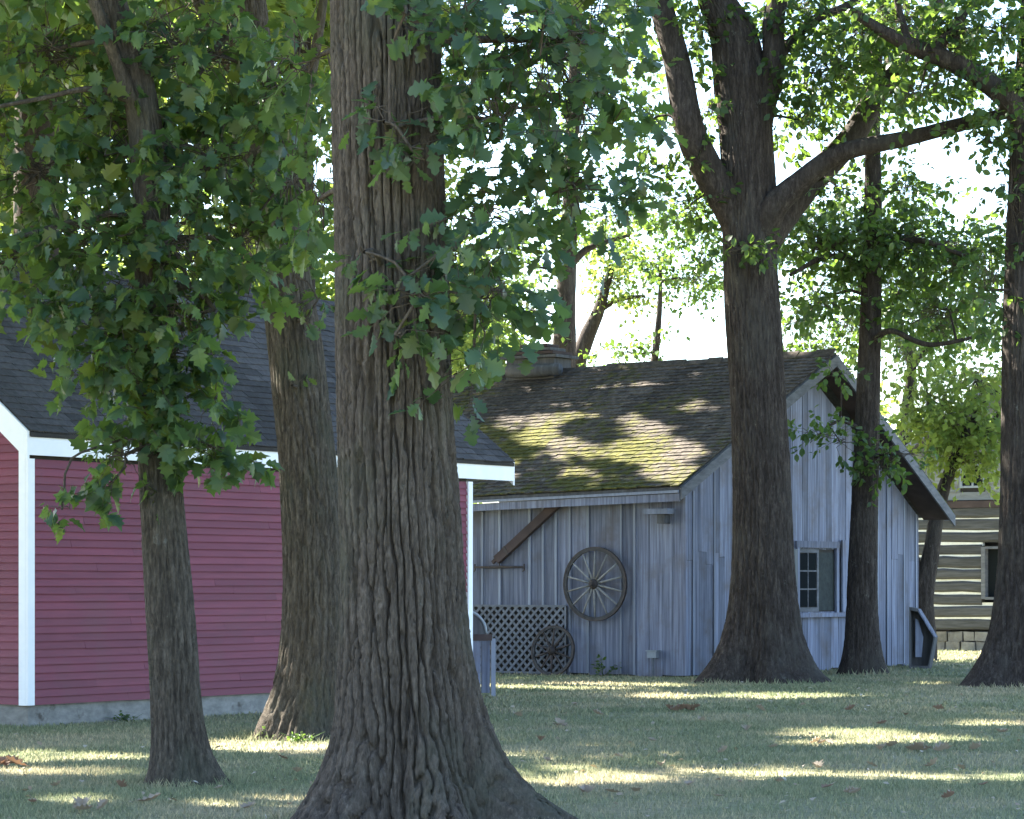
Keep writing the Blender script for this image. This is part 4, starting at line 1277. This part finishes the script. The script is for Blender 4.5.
# ------------------------------------------------------------------ the trees of the photograph
def tree_oak():
    Y = EYE * F / (824 - HZ)
    T = Tree('oak_tree', 'massive foreground oak trunk with deeply furrowed bark and spreading root flare', at(414, 824, Y), 'bark_oak', 'leaf_near', 0.142, 'oak')
    rows = [(414, 830, 134), (412, 790, 134), (410, 740, 131), (406, 680, 128), (402, 600, 124), (398, 500, 120), (394, 400, 116), (392, 300, 114), (389, 200, 112), (387, 100, 110), (385, 0, 109), (384, -120, 106)]
    c = T.px(rows, Y)
    top = c[-1]
    T.trunk(c, 370, 0.024, (0.062, 15.5, 0.115), (0.36, 0.36, [(2, 0.12, 0.2), (3, 0.24, 1.1), (5, 0.34, 0.4), (7, 0.24, 2.0)]), 3.1)
    T.trunk([top, [top[0] - 0.05, top[1] + 0.1, 8.5, 0.32], [top[0] + 0.1, top[1] + 0.3, 11, 0.22], [top[0] + 0.2, top[1] + 0.4, 14, 0.08]], 24, 0.3, (0.02, 9, 0.2), name='upper_trunk')
    c += [top, top, top]
    b = c[0]
    # limbs above the picture that carry the hanging foliage
    T.limb([[*c[-4][:3], 0.16], [b[0] + 1.2, Y - 0.1, 6.6], [b[0] + 2.4, Y - 0.2, 6.5], [b[0] + 3.4, Y - 0.1, 6.1]] if False else
           [[c[-4][0], c[-4][1], 6.4, 0.16], [b[0] + 1.2, Y - 0.1, 6.7, 0.12], [b[0] + 2.4, Y - 0.2, 6.6, 0.08], [b[0] + 3.4, Y - 0.1, 6.1, 0.04]])
    T.limb([[c[-4][0], c[-4][1], 6.2, 0.13], [b[0] - 0.6, Y - 0.6, 6.6, 0.09], [b[0] - 1.5, Y - 1.0, 6.4, 0.04]])
    nb = dict(k=9, L=0.34, droop=0.45, mask=False)
    # sprigs in front of the trunk: each leaf is a piece of its own
    sg = dict(nb, solo=True, L=0.2, k=8)
    T.pblob(385, 122, 38, 30, 0.18, 4, Y - 0.72, **sg)
    T.pblob(412, 150, 30, 25, 0.15, 3, Y - 0.70, **sg)
    T.pblob(405, 14, 34, 26, 0.2, 5, Y - 0.75, **sg)
    T.pblob(365, 252, 22, 16, 0.15, 3, Y - 0.72, **sg)
    T.pblob(420, 296, 46, 28, 0.2, 7, Y - 0.72, **sg)
    T.pblob(395, 335, 24, 14, 0.15, 3, Y - 0.72, **sg)
    T.pblob(455, 250, 34, 36, 0.3, 6, Y - 0.6, **sg)
    # mass to the right of the trunk
    T.pblob(545, 40, 92, 75, 1.0, 46, Y - 0.1, **nb)
    T.pblob(582, 110, 58, 70, 0.8, 30, Y + 0.1, **nb)
    T.pblob(500, 120, 60, 60, 0.7, 20, Y - 0.3, **nb)
    T.pblob(572, 185, 58, 34, 0.6, 18, Y - 0.1, **nb)
    T.pblob(490, 215, 46, 45, 0.5, 15, Y - 0.4, **nb)
    T.pblob(478, 300, 32, 46, 0.4, 16, Y - 0.5, **nb)
    T.pblob(505, 290, 26, 30, 0.3, 5, Y - 0.3, **nb)
    T.pblob(474, 362, 18, 24, 0.25, 5, Y - 0.4, **nb)
    T.pblob(596, 30, 46, 60, 0.6, 16, Y + 0.3, **nb)
    T.pblob(470, 30, 50, 60, 0.6, 18, Y - 0.4, **nb)
    # left of the trunk
    T.pblob(318, 200, 26, 60, 0.4, 8, Y + 0.5, **nb)
    T.pblob(310, 60, 40, 60, 0.5, 12, Y + 0.5, **nb)
    T.crown((b[0] + 0.3, Y + 0.6, 10.5), (4.6, 4.6, 3.0), 12, 45, k=10, L=0.6, size=0.33, mask=True)
    T.finish(M['leaf_near_obj'])
tree_oak()

def tree_left():
    Y = EYE * F / (784 - HZ)
    T = Tree('maple_tree', 'slender leafy tree in front of the red house at the left', at(180, 784, Y), 'bark_mid', 'leaf_left', 0.135, 'maple')
    rows = [(182, 788, 52), (181, 770, 52), (177, 720, 51), (173, 650, 50), (168, 580, 48), (162, 500, 44), (158, 420, 42), (155, 330, 40), (153, 250, 38), (150, 170, 36), (139, 90, 33), (124, 40, 31), (108, -15, 29), (95, -120, 26)]
    c = T.px(rows, Y)
    t = c[-1]
    c += [[t[0] - 0.2, t[1] + 0.3, 8.6, 0.06], [t[0] - 0.2, t[1] + 0.5, 11, 0.03]]
    T.trunk(c, 130, 0.034, (0.016, 24, 0.14), (0.13, 0.20, [(2, 0.3, 1.0), (3, 0.25, 0.1), (5, 0.2, 1.4)]), 5.3)
    T.limb(T.px([(152, 160, 20), (122, 70, 15, Y - .2), (98, 15, 13, Y - .3), (78, -40, 11, Y - .4)], Y))
    T.limb(T.px([(152, 185, 14), (170, 120, 11, Y + .2), (200, 70, 9, Y + .3), (240, 20, 6, Y + .4)], Y))
    T.limb(T.px([(154, 240, 11), (120, 215, 8, Y - .2), (60, 225, 6, Y - .3), (10, 240, 4, Y - .4)], Y))
    T.limb(T.px([(152, 110, 10), (95, 88, 7, Y - .3), (40, 98, 5, Y - .4), (-20, 110, 4, Y - .5)], Y))
    T.limb(T.px([(156, 300, 10), (190, 285, 7, Y - .3), (215, 310, 5, Y - .4)], Y))
    nb = dict(k=9, L=0.34, droop=0.5, mask=False)
    sg = dict(nb, solo=True)
    for a in [(50, 50, 70, 60, .8, 20), (190, 50, 90, 65, 1.0, 34), (40, 170, 60, 55, .8, 20), (130, 150, 60, 60, .8, 20), (210, 160, 70, 60, .8, 28), (270, 80, 40, 60, .7, 14),
              (20, 255, 50, 34, .6, 16), (240, 240, 40, 55, .6, 14), (-20, 120, 40, 120, .8, 16), (100, 110, 45, 40, .5, 10), (290, 180, 30, 70, .5, 9)]:
        T.pblob(*a, Y=Y + 0.2, **nb)
    for a in [(90, 235, 55, 38, .5, 16), (170, 245, 55, 50, .5, 20), (115, 305, 66, 40, .45, 15), (190, 320, 45, 50, .4, 15), (150, 360, 62, 40, .4, 14), (30, 305, 30, 26, .4, 7), (105, 345, 40, 36, .35, 9),
              (150, 415, 46, 30, .3, 12), (215, 395, 26, 34, .3, 5), (125, 455, 34, 18, .2, 6), (175, 445, 36, 20, .2, 7), (215, 448, 26, 14, .2, 3)]:
        T.pblob(*a, Y=Y - 0.35, **sg)
    # the long thin sprig hanging down to the left
    s0, s1, s2 = at(105, 447, Y - .5), at(72, 458, Y - .6), at(64, 490, Y - .6)
    T.trunk([[*at(120, 440, Y - .4), .006], [*s1, .005], [*s2, .004], [*at(62, 510, Y - .6), .003]], 5, .1, (0, 1, 1), None, 0, 'branch')
    T.pblob(70, 508, 14, 9, 0.06, 1, Y - 0.6, **dict(sg, L=.2, k=7, branch=False, size=.11))
    T.pblob(58, 524, 6, 6, 0.06, 1, Y - 0.6, **dict(sg, L=.16, k=4, branch=False, size=.12))
    T.pblob(112, 482, 14, 12, 0.1, 2, Y - 0.5, **dict(sg, L=.2, k=6))
    T.crown((at(120, 0, Y)[0], Y + 1, 9.6), (4.2, 4.2, 2.6), 12, 45, k=10, L=0.6, size=0.33, mask=True)
    T.crown((-6.8, 26.3, 9.3), (3.4, 3.4, 2.2), 10, 50, k=10, L=0.6, size=0.33, mask=True)  # second crown off the trunk, added to keep sun off the near lawn
    T.finish(M['leaf_left_obj'])
tree_left()

def tree_third():
    Y = EYE * F / (738 - HZ)
    T = Tree('oak_tree', 'rough-barked leaning tree between the slender tree and the massive foreground oak', at(302, 738, Y), 'bark_mid', 'leaf_near', 0.14, 'oak')
    rows = [(302, 742, 64), (303, 725, 64), (308, 690, 65), (312, 640, 64), (313, 560, 61), (308, 470, 59), (301, 400, 57), (293, 330, 54), (281, 250, 50), (268, 170, 48), (255, 90, 45), (245, 0, 42), (232, -120, 38)]
    c = T.px(rows, Y); t = c[-1]
    c += [[t[0] - .3, t[1], 11, 0.22], [t[0] - .5, t[1], 15, 0.06]]
    T.trunk(c, 160, 0.042, (0.026, 19, 0.26), (0.24, 0.40, [(2, 0.3, 2.6), (3, 0.3, 0.5), (5, 0.2, 0.7)]), 8.3)
    T.limb(T.px([(272, 190, 20), (300, 110, 14, Y - .4), (318, 30, 10, Y - .5), (330, -60, 8, Y - .6)], Y))
    T.limb(T.px([(258, 110, 18), (215, 40, 13, Y + .4), (180, -40, 9, Y + .6)], Y))
    nb = dict(k=9, L=0.36, droop=0.4, mask=False)
    for a in [(295, 70, 40, 80, .8, 18), (240, 90, 60, 80, .8, 22), (300, 190, 30, 60, .5, 12), (230, 190, 40, 50, .6, 10), (170, 30, 80, 60, 1, 20)]:
        T.pblob(*a, Y=Y, **nb)
    T.pblob(305, 320, 13, 24, .12, 3, Y - .55, **dict(nb, L=.2, k=6))
    T.pblob(318, 300, 13, 14, .12, 2, Y - .55, **dict(nb, L=.2, k=6))
    T.pblob(292, 385, 6, 10, .06, 1, Y - .5, **dict(nb, L=.15, k=4))
    T.pblob(296, 278, 10, 14, .1, 2, Y - .5, **dict(nb, L=.2, k=6))
    T.crown((t[0] - .3, Y + 1.5, 12.5), (5.5, 5.5, 3.2), 14, 55, k=10, L=0.7, size=0.34, mask=True)
    T.crown((-6.8, 33.8, 11.0), (4.2, 3.6, 2.4), 12, 55, k=10, L=0.7, size=0.34, mask=True)  # extra crown beside the tree, added to shade the right of the lawn
    T.finish()
    # low weeds at the foot
tree_third()

def tree_forked():
    Y = EYE * F / (682 - HZ)
    T = Tree('oak_tree', 'big forked tree standing before the gray shed gable with wide flared base', at(760, 682, Y), 'bark_dark', 'leaf_mid', 0.135, 'simple')
    rows = [(761, 684, 62), (761, 670, 62), (762, 640, 62), (763, 600, 61), (762, 500, 58), (758, 400, 56), (752, 300, 55), (750, 250, 54), (749, 210, 56), (747, 150, 54), (741, 90, 54), (734, 40, 48), (716, 0, 36), (698, -50, 28), (680, -120, 20)]
    c = T.px(rows, Y)
    T.trunk(c, 170, 0.05, (0.030, 13, 0.22), (0.44, 0.55, [(2, 0.25, 0.3), (3, 0.2, 2.1), (5, 0.22, 1.0)]), 2.2)
    T.limb(T.px([(745, 262, 38), (735, 225, 36, Y - .1), (714, 175, 33, Y - .2), (694, 125, 30, Y - .3), (677, 70, 27, Y - .3), (660, 15, 24, Y - .3), (640, -60, 18, Y - .3)], Y), 40)
    T.limb(T.px([(752, 170, 34), (764, 120, 25, Y - .1), (770, 70, 24, Y - .2), (776, 20, 22, Y - .2), (788, -40, 18, Y - .2)], Y), 30)
    T.limb(T.px([(758, 245, 36), (775, 207, 28, Y - .4), (800, 180, 23, Y - .5), (840, 154, 19, Y - .6), (900, 136, 16, Y - .8), (960, 122, 14, Y - 1), (1004, 112, 12, Y - 1), (1060, 95, 9, Y - 1)], Y), 30)
    T.limb(T.px([(762, 240, 38), (785, 205, 34, Y + .3), (820, 165, 28, Y + .5), (855, 128, 25, Y + .6), (880, 92, 22, Y + .7), (905, 50, 18, Y + .8), (940, 0, 13, Y + .9), (960, -60, 10, Y + .9)], Y), 30)
    T.limb(T.px([(740, 70, 22), (720, 30, 18, Y + .2), (705, -20, 14, Y + .3)], Y))
    T.limb(T.px([(775, 60, 12), (815, 22, 10, Y), (850, 6, 8, Y), (900, -30, 6, Y)], Y))
    nb = dict(k=10, L=0.5, droop=0.3, mask=False)
    for a in [(700, 30, 26, 40, 1.2, 10), (640, 10, 40, 40, 1.2, 10), (712, 110, 18, 30, .8, 5), (690, 205, 30, 24, .7, 6), (830, 70, 55, 40, 1.2, 24), (800, 120, 34, 34, .8, 10), (860, 30, 60, 30, 1.2, 20), (765, 42, 22, 20, .4, 5),
              (800, 10, 50, 18, 1, 10), (840, 190, 26, 16, .6, 4), (930, 70, 50, 24, .8, 9), (690, 160, 20, 20, .4, 4), (650, 120, 20, 30, .8, 5)]:
        T.pblob(*a, Y=Y, **nb)
    T.pblob(742, 248, 34, 10, .3, 4, Y - .8, **dict(nb, L=.3, k=8))
    T.crown((at(760, 0, Y)[0], Y + 1, 16.5), (6.5, 6.5, 3.6), 14, 60, k=10, L=0.8, size=0.34, mask=True)
    T.finish()
tree_forked()

def tree_thin():
    Y = EYE * F / (674 - HZ)
    T = Tree('oak_tree', 'thin dark straight tree between the forked tree and the shed overhang', at(862, 674, Y), 'bark_dark', 'leaf_mid', 0.135, 'simple')
    rows = [(862, 676, 32), (862, 660, 32), (862, 600, 31), (865, 500, 27), (868, 400, 24), (871, 300, 21), (873, 200, 18), (873, 130, 15), (876, 60, 13), (884, 0, 11), (892, -80, 8)]
    T.trunk(T.px(rows, Y), 90, 0.05, (0.018, 18, 0.22), (0.16, 0.35, [(2, 0.2, 0.3), (3, 0.25, 1.4)]), 6.6)
    T.limb(T.px([(870, 345, 8), (890, 330, 6, Y - .5), (930, 345, 5, Y - .8), (985, 335, 3, Y - 1)], Y))
    T.limb(T.px([(872, 250, 8), (920, 240, 6, Y - .5), (975, 260, 4, Y - .8)], Y))
    T.limb(T.px([(872, 270, 8), (830, 255, 6, Y - .5), (790, 275, 4, Y - .8)], Y))
    nb = dict(k=10, L=0.5, droop=0.25, mask=False)
    for a in [(900, 240, 60, 30, 1.2, 34), (960, 260, 50, 34, 1, 24), (830, 245, 50, 26, 1, 22), (820, 300, 44, 30, .9, 12), (900, 190, 36, 26, .8, 9), (945, 310, 50, 30, .9, 16), (800, 220, 30, 22, .7, 7),
              (885, 40, 60, 34, 1, 16), (900, 95, 30, 22, .8, 8), (860, 100, 30, 30, .8, 9)]:
        T.pblob(*a, Y=Y, **nb)
    sm = dict(nb, L=.35, k=9)
    T.pblob(818, 436, 24, 16, .4, 3, Y - .7, **sm)
    T.pblob(840, 442, 22, 12, .4, 2, Y - .6, **sm)
    T.pblob(896, 455, 32, 18, .5, 5, Y - .6, **sm)
    T.pblob(880, 470, 24, 10, .4, 2, Y - .6, **sm)
    T.pblob(835, 375, 14, 10, .3, 2, Y - .8, **sm)
    T.crown((at(880, 0, Y)[0], Y + 1, 15.5), (4, 4, 3), 8, 45, k=10, L=0.8, size=0.34, mask=True)
    T.finish()
tree_thin()

def tree_right():
    Y = EYE * F / (686 - HZ)
    T = Tree('oak_tree', 'dark flared trunk cut by the right edge of the picture', at(1026, 686, Y), 'bark_dark', 'leaf_mid', 0.135, 'simple')
    rows = [(1026, 690, 62), (1026, 670, 61), (1026, 630, 60), (1027, 560, 57), (1027, 480, 53), (1027, 400, 51), (1028, 300, 50), (1030, 200, 44), (1032, 120, 40), (1036, 40, 36), (1042, -60, 30), (1050, -160, 22)]
    T.trunk(T.px(rows, Y), 140, 0.05, (0.028, 13, 0.22), (0.5, 0.55, [(2, 0.25, 0.3), (3, 0.2, 1.1), (5, 0.2, 1.6)]), 1.2)
    T.limb(T.px([(1030, 130, 26), (1005, 92, 22, Y - .3), (955, 62, 20, Y - .5), (915, 48, 17, Y - .6), (880, 30, 12, Y - .7), (850, 10, 8, Y - .8)], Y), 24)
    T.limb(T.px([(930, 55, 12, Y - .5), (955, 25, 11, Y - .5), (985, -20, 9, Y - .5)], Y))
    T.limb(T.px([(910, 48, 9, Y - .6), (900, 10, 7, Y - .6), (890, -30, 5, Y - .6)], Y))
    nb = dict(k=10, L=0.45, droop=0.3, mask=False)
    for a in [(960, 40, 50, 30, 1, 18), (1000, 90, 30, 40, .8, 12), (920, 90, 40, 20, .7, 8), (985, 140, 24, 14, .5, 4), (900, 20, 40, 24, .8, 10), (1010, 200, 18, 50, .5, 6), (1000, 30, 30, 30, .8, 8), (990, 290, 20, 50, .6, 7)]:
        T.pblob(*a, Y=Y - .3, **nb)
    T.crown((at(1030, 0, Y)[0], Y, 16), (5.5, 5.5, 3.5), 10, 50, k=10, L=0.8, size=0.34, mask=True)
    T.finish()
tree_right()

# ---- behind the buildings
def bg_tree(label, px, Y, rows, blobs, limbs=(), leaf='leaf_far', size=0.17, bark='bark_dark', crown=None, name='tree', group='trees behind the buildings', **kw):
    T = Tree(name, label, at(px, HZ, Y), bark, leaf, size, 'tiny', group)
    T.dens *= 2.5
    if rows:
        T.trunk(T.px(rows, Y), 16, 0.3, (0.02, 6, 0.3))
    for l in limbs:
        T.limb(T.px(l, Y), 10, 0.3, (0, 1, 1))
    nb = dict(k=10, L=0.7, droop=0.2, mask=True); nb.update(kw)
    for a in blobs:
        T.pblob(*a, Y=Y, **nb)
    for c in (crown or []):
        T.crown(*c[:4], **dict(nb, L=.8, **c[4]))
    return T.finish()

gy = lambda Y: HZ + EYE * F / Y      # picture row of the ground at distance Y
# leaning double tree in front of the cabin
bg_tree('dark double-stemmed tree between the shed and the log cabin', 924, 58, [(925, gy(58), 26), (925, 640, 24), (923, 600, 22), (930, 560, 18), (938, 510, 15), (950, 470, 12), (968, 430, 9), (985, 400, 6)],
        [(955, 420, 34, 26, 1.2, 24), (985, 440, 26, 22, 1, 20), (965, 458, 26, 14, 1, 10), (930, 400, 30, 30, 1.2, 14), (975, 380, 34, 34, 1.2, 18), (935, 445, 22, 16, .8, 8), (905, 350, 30, 40, 1.2, 12)],
        [[(924, 600, 14), (916, 565, 12), (911, 530, 10), (906, 490, 7)], [(950, 470, 8), (980, 440, 6), (1000, 410, 4)]], size=0.165)
bg_tree('slim forked tree showing behind the shed roof at the right', 905, 68, [(903, gy(68), 16), (904, 480, 14), (908, 400, 12), (912, 365, 10), (900, 325, 8), (892, 290, 6)],
        [(890, 280, 40, 40, 1.5, 30), (940, 330, 40, 40, 1.5, 34), (850, 320, 34, 40, 1.5, 22), (830, 225, 50, 44, 1.5, 30), (915, 215, 30, 30, 1.5, 14), (800, 320, 26, 32, 1.2, 16), (825, 350, 30, 20, 1, 14), (975, 300, 30, 44, 1.2, 24), (960, 250, 40, 26, 1.2, 14)],
        [[(912, 368, 7), (930, 345, 5), (955, 330, 4)], [(905, 330, 6), (880, 300, 5), (850, 280, 4)], [(895, 300, 5), (920, 260, 4), (950, 240, 3)]], size=0.165, leaf='leaf_mid')
bg_tree('bare-stemmed tree rising behind the shed ridge left of centre', 562, 74, [(556, gy(74), 30), (560, 500, 28), (563, 400, 26), (565, 320, 22), (568, 250, 18), (571, 190, 16), (574, 100, 14), (578, 0, 10)],
        [(530, 310, 26, 26, 1.2, 10), (620, 215, 40, 22, 1.4, 16), (560, 170, 40, 40, 1.4, 16), (520, 260, 26, 36, 1.2, 12), (600, 90, 60, 60, 2, 24), (660, 200, 30, 24, 1.2, 10), (490, 340, 20, 20, 1, 6), (540, 60, 60, 60, 2, 20)],
        [[(568, 268, 9), (585, 252, 7), (606, 242, 5), (630, 235, 3)]], size=0.17, leaf='leaf_mid', crown=None)
bg_tree('leaning blue-gray tree with one side branch seen over the shed ridge', 577, 80, [(560, gy(80), 22), (572, 400, 20), (584, 345, 17), (597, 315, 13), (605, 290, 10), (612, 265, 6)],
        [(612, 280, 22, 18, 1, 12), (628, 258, 26, 16, 1, 12), (645, 298, 16, 8, .8, 3), (600, 235, 30, 14, 1, 10)], [[(600, 310, 6), (620, 300, 5), (645, 296, 3)]], size=0.165)
bg_tree('thin sapling above the mossy shed roof in the sky gap', 655, 78, [(652, gy(78), 10), (653, 400, 9), (657, 340, 7), (660, 300, 5), (660, 265, 4)],
        [(690, 280, 36, 18, 1.2, 14), (665, 258, 26, 14, 1, 10), (705, 262, 26, 28, 1.2, 14), (625, 352, 18, 9, .8, 5), (655, 345, 12, 14, .6, 4), (610, 358, 12, 6, .6, 3), (700, 230, 26, 20, 1, 12), (675, 215, 36, 16, 1, 14)], size=0.165, leaf='leaf_mid')
# behind the red house
bg_tree('broad dark trunk behind the red house at the upper left', 36, 50, [(36, gy(50), 52), (36, 500, 50), (36, 300, 47), (37, 120, 45), (38, 0, 42), (40, -100, 36), (40, -300, 20)],
        [(20, 200, 70, 40, 2, 18), (100, 160, 50, 50, 2, 12), (0, 60, 60, 80, 2, 16), (110, 40, 60, 60, 2, 14)], size=0.165,
        crown=[((-8.5, 50.5, 14.5), (6, 6, 4.5), 16, 85, dict(size=0.32))])
bg_tree('leafy tree behind the red house roof near the middle', 300, 56, [(300, gy(56), 36), (300, 300, 32), (300, 100, 26), (300, -100, 18)],
        [(160, 225, 50, 36, 2, 14), (240, 225, 50, 40, 2, 14), (320, 200, 60, 60, 2, 14), (430, 180, 50, 60, 2, 16), (470, 300, 40, 60, 2, 22), (490, 370, 26, 26, 1.2, 12), (260, 100, 80, 60, 2, 30), (440, 60, 60, 60, 2, 20)], size=0.165,
        crown=[((-4.3, 57, 15.5), (6.5, 6, 4.0), 16, 85, dict(size=0.32))])
# shade trees just outside the picture on the sunny side
for k, (lab, x, y, h, R, nb_, n) in enumerate([
        ('leafy shade tree standing beyond the left end of the red house', -12.2, 41.5, 12.5, (6.2, 6.2, 4.6), 18, 90),
        ('tall shade tree off the left edge nearest the viewer', -13.2, 28, 11.0, (5.6, 5.6, 4.4), 16, 80),
        ('wide shade tree left of the red house gable', -17.5, 35.5, 12.0, (5.8, 5.8, 4.6), 16, 80),
        ('shade tree far left behind the red house', -17.0, 48, 13.0, (6.2, 6.2, 4.8), 16, 80),
        ('tall tree behind the broad trunk at the upper left', -13.5, 60, 14.0, (6.4, 6.4, 5.0), 16, 80),
        ('tall shade tree behind the middle of the red house roof', -6.5, 66, 16.5, (6.4, 6.4, 4.6), 16, 80),
        ('shade tree left of the lawn close to the viewer', -9.5, 22.5, 10.5, (4.6, 4.6, 3.6), 14, 70)]):
    T = Tree('tree', lab, (x, y), 'bark_dark', 'leaf_mid', 0.26, 'simple', 'shade trees left of the lawn')
    T.trunk([[x, y, -0.1, .42], [x + .1, y, 3, .36], [x, y + .2, 7, .3], [x + .2, y, 11, .2], [x, y, h + 2, .06]], 20, 0.3, (0.02, 8, 0.3), (0.25, 0.5, [(3, .3, 1)]), k)
    T.crown((x, y, h), R, nb_, n, k=10, L=0.8, size=0.37, mask=True)
    T.finish()
# taller sunlit trees well behind the red house
for k, (px, Y, h, lab) in enumerate([(-20, 92, 17, 'bright sunlit tree glimpsed behind the broad dark trunk'), (150, 96, 16.5, 'bright sunlit tree glimpsed above the red house ridge through the maple'), (300, 90, 16, 'bright sunlit tree glimpsed left of the massive oak'), (450, 98, 15.5, 'bright sunlit tree glimpsed right of the massive oak')]):
    c0 = at(px, HZ, Y)
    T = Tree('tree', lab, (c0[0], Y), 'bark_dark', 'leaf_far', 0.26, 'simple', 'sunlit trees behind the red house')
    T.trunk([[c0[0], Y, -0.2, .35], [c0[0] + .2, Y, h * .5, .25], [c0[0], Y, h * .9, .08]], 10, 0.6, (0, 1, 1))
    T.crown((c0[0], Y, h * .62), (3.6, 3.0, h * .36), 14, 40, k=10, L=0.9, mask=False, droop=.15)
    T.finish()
# far tree line, sunlit
fx = [(380, 122, 160), (760, 118, 120), (830, 132, 150), (900, 122, 140), (960, 136, 160), (1040, 120, 150), (540, 150, 60), (600, 140, 55), (670, 150, 55), (720, 150, 70)]
for k, (px, Y, hpx) in enumerate(fx):
    c0 = at(px, HZ, Y)
    top = hpx * 1.55 / F * Y
    lab = ['first', 'second', 'third', 'fourth', 'fifth', 'sixth', 'seventh', 'eighth', 'ninth', 'tenth', 'eleventh', 'twelfth', 'thirteenth', 'fourteenth'][int(np.argsort(np.argsort([f[0] for f in fx]))[k])]
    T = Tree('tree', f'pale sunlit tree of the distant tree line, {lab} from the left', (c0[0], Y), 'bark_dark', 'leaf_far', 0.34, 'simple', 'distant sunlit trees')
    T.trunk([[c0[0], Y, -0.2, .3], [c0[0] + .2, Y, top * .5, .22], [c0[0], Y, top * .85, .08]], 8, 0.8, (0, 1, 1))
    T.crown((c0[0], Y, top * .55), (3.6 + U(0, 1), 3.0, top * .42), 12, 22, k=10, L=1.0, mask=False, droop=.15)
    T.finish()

# ------------------------------------------------------------------ small things on the lawn
def fallen(name, label, px, py, n, spread, size, mat, group):
    c = ground_pt(px, py)
    root = thing(name, label, 'leaf pile', c, group) if n > 1 else None
    for i in range(n):
        tv, tt = TPL['oak'][2]
        a = U(0, 6.28); s = size * U(.6, 1.3)
        x, y = (random.gauss(0, spread), random.gauss(0, spread)) if n > 1 else (0, 0)
        tilt = U(-.5, .5)
        R = np.array([[math.cos(a), -math.sin(a), 0], [math.sin(a), math.cos(a), 0], [0, 0, 1]]) @ np.array([[1, 0, 0], [0, math.cos(tilt), -math.sin(tilt)], [0, math.sin(tilt), math.cos(tilt)]])
        w = tv.copy(); w[:, 2] = U(.2, .6) * np.abs(w[:, 0]) * 2 + U(.1, .5) * (w[:, 1] - .5) ** 2 * 2
        w = (w - np.array([0, .5, 0])) @ R.T * s
        w[:, 2] += 0.028 - w[:, 2].min() * 0.6
        V = w + c + np.array([x, y, 0])
        if root is not None:
            mesh('leaf', V, tt.tolist(), mat, root)
        else:
            tag(mesh(name, V, tt.tolist(), mat, None, False, c), label, 'leaf', group)

for px, py, n, sp, sz, m, lab in [
        (590, 796, 3, .05, .16, 'leaf_dry', 'pale curled leaves beside the root flare of the massive oak'),
        (556, 728, 2, .06, .17, 'leaf_dry', 'two pale dry leaves on the lawn before the lattice panel'),
        (687, 712, 9, .12, .18, 'leaf_brown', 'brown heap of dead leaves on the lawn below the shed corner'),
        (909, 752, 9, .2, .17, 'leaf_dry', 'widest pale patch of dry leaves at the right of the lawn'),
        (815, 746, 4, .08, .16, 'leaf_dry', 'pale dry leaves in the sunlit strip at the right'),
        (85, 812, 4, .08, .15, 'leaf_dry', 'pale leaves at the bottom left corner of the lawn'),
        (10, 768, 5, .08, .18, 'leaf_brown', 'reddish dead leaves at the far left edge of the lawn'),
        (855, 796, 2, .05, .15, 'leaf_dry', 'pale leaf pair low in the lawn at the right')]:
    fallen('leaf_pile', lab, px, py, n, sp, sz, M[m], 'heaps of dead leaves on the lawn')
random.seed(21)
for px, py in [(600, 716), (640, 797), (572, 706), (690, 790), (725, 757), (745, 733), (780, 786), (770, 750), (830, 792), (930, 768), (958, 772), (905, 716), (940, 712), (880, 728), (800, 708), (760, 712), (655, 745), (620, 760), (540, 742), (660, 770), (975, 752), (1000, 735),
               (985, 790), (720, 800), (700, 722), (850, 712), (120, 790), (60, 790), (30, 806), (220, 790), (250, 812), (150, 806), (300, 775), (280, 762), (205, 770), (815, 770), (870, 770), (740, 785), (520, 720), (545, 765), (950, 800)]:
    fallen('fallen_leaf', 'single dry fallen leaf lying on the lawn', px + U(-3, 3), py + U(-2, 2), 1, 0, U(.10, .17), M['leaf_dry'] if random.random() < .7 else M['leaf_brown'], 'single dry leaves scattered on the lawn')

def litter():
    n = 900
    Y = RNG.uniform(17, 55, n); X = RNG.uniform(-1, 1, n) * (0.19 * Y + 1)
    P = np.stack([X, Y, RNG.uniform(0.02, 0.05, n)], -1)
    D = unit(np.stack([RNG.normal(size=n), RNG.normal(size=n), RNG.normal(0, .2, n)], -1))
    N = unit(RNG.normal(0, .3, (n, 3)) + np.array([0, 0, 1.0])); N = unit(N - D * np.sum(N * D, -1, keepdims=True))
    o = leaves_mesh('leaf_litter', (P, D, N, RNG.uniform(.03, .075, n)), 'simple', M['leaf_dry'], None)
    tag(o, 'fine crumbs of dry leaves strewn through the grass', 'leaf litter', None, 'stuff')
litter()

def weed(label, c, n, h, size):
    t = thing('weed', label, 'weed', c, 'weeds along the walls and trunks')
    b = np.array(c, float); b[2] = 0
    ends = b + np.stack([RNG.normal(0, .12, n), RNG.normal(0, .08, n), RNG.uniform(.4, 1, n) * h], -1)
    V, T = seg_tubes(np.repeat(b[None], n, 0) + RNG.normal(0, .03, (n, 3)) * np.array([1, 1, 0]), ends, 0.005, 0.002)
    big_mesh('stems', V, T, 4, M['leaf_mid'], t)['kind'] = 'stuff'
    st = b + (ends - b) * .3
    P, D, N, s, _ = sprays(st, ends - st + RNG.normal(0, .02, (n, 3)), size, 7, h * .6, .2)
    leaves_mesh('foliage', (P, D, N, s), 'simple', M['leaf_mid'], t)['kind'] = 'stuff'
weed('green weed growing against the shed front wall right of the wheels', shed_front(602, 680, .25), 9, .34, .07)
weed('low weeds at the sunlit foot of the leaning tree, left side', ground_pt(268, 740), 14, .14, .035)
weed('low weeds at the foot of the leaning tree, right side', ground_pt(300, 743), 14, .12, .035)
weed('small weed sprouting at the foundation of the red house', ground_pt(125, 722), 9, .12, .04)
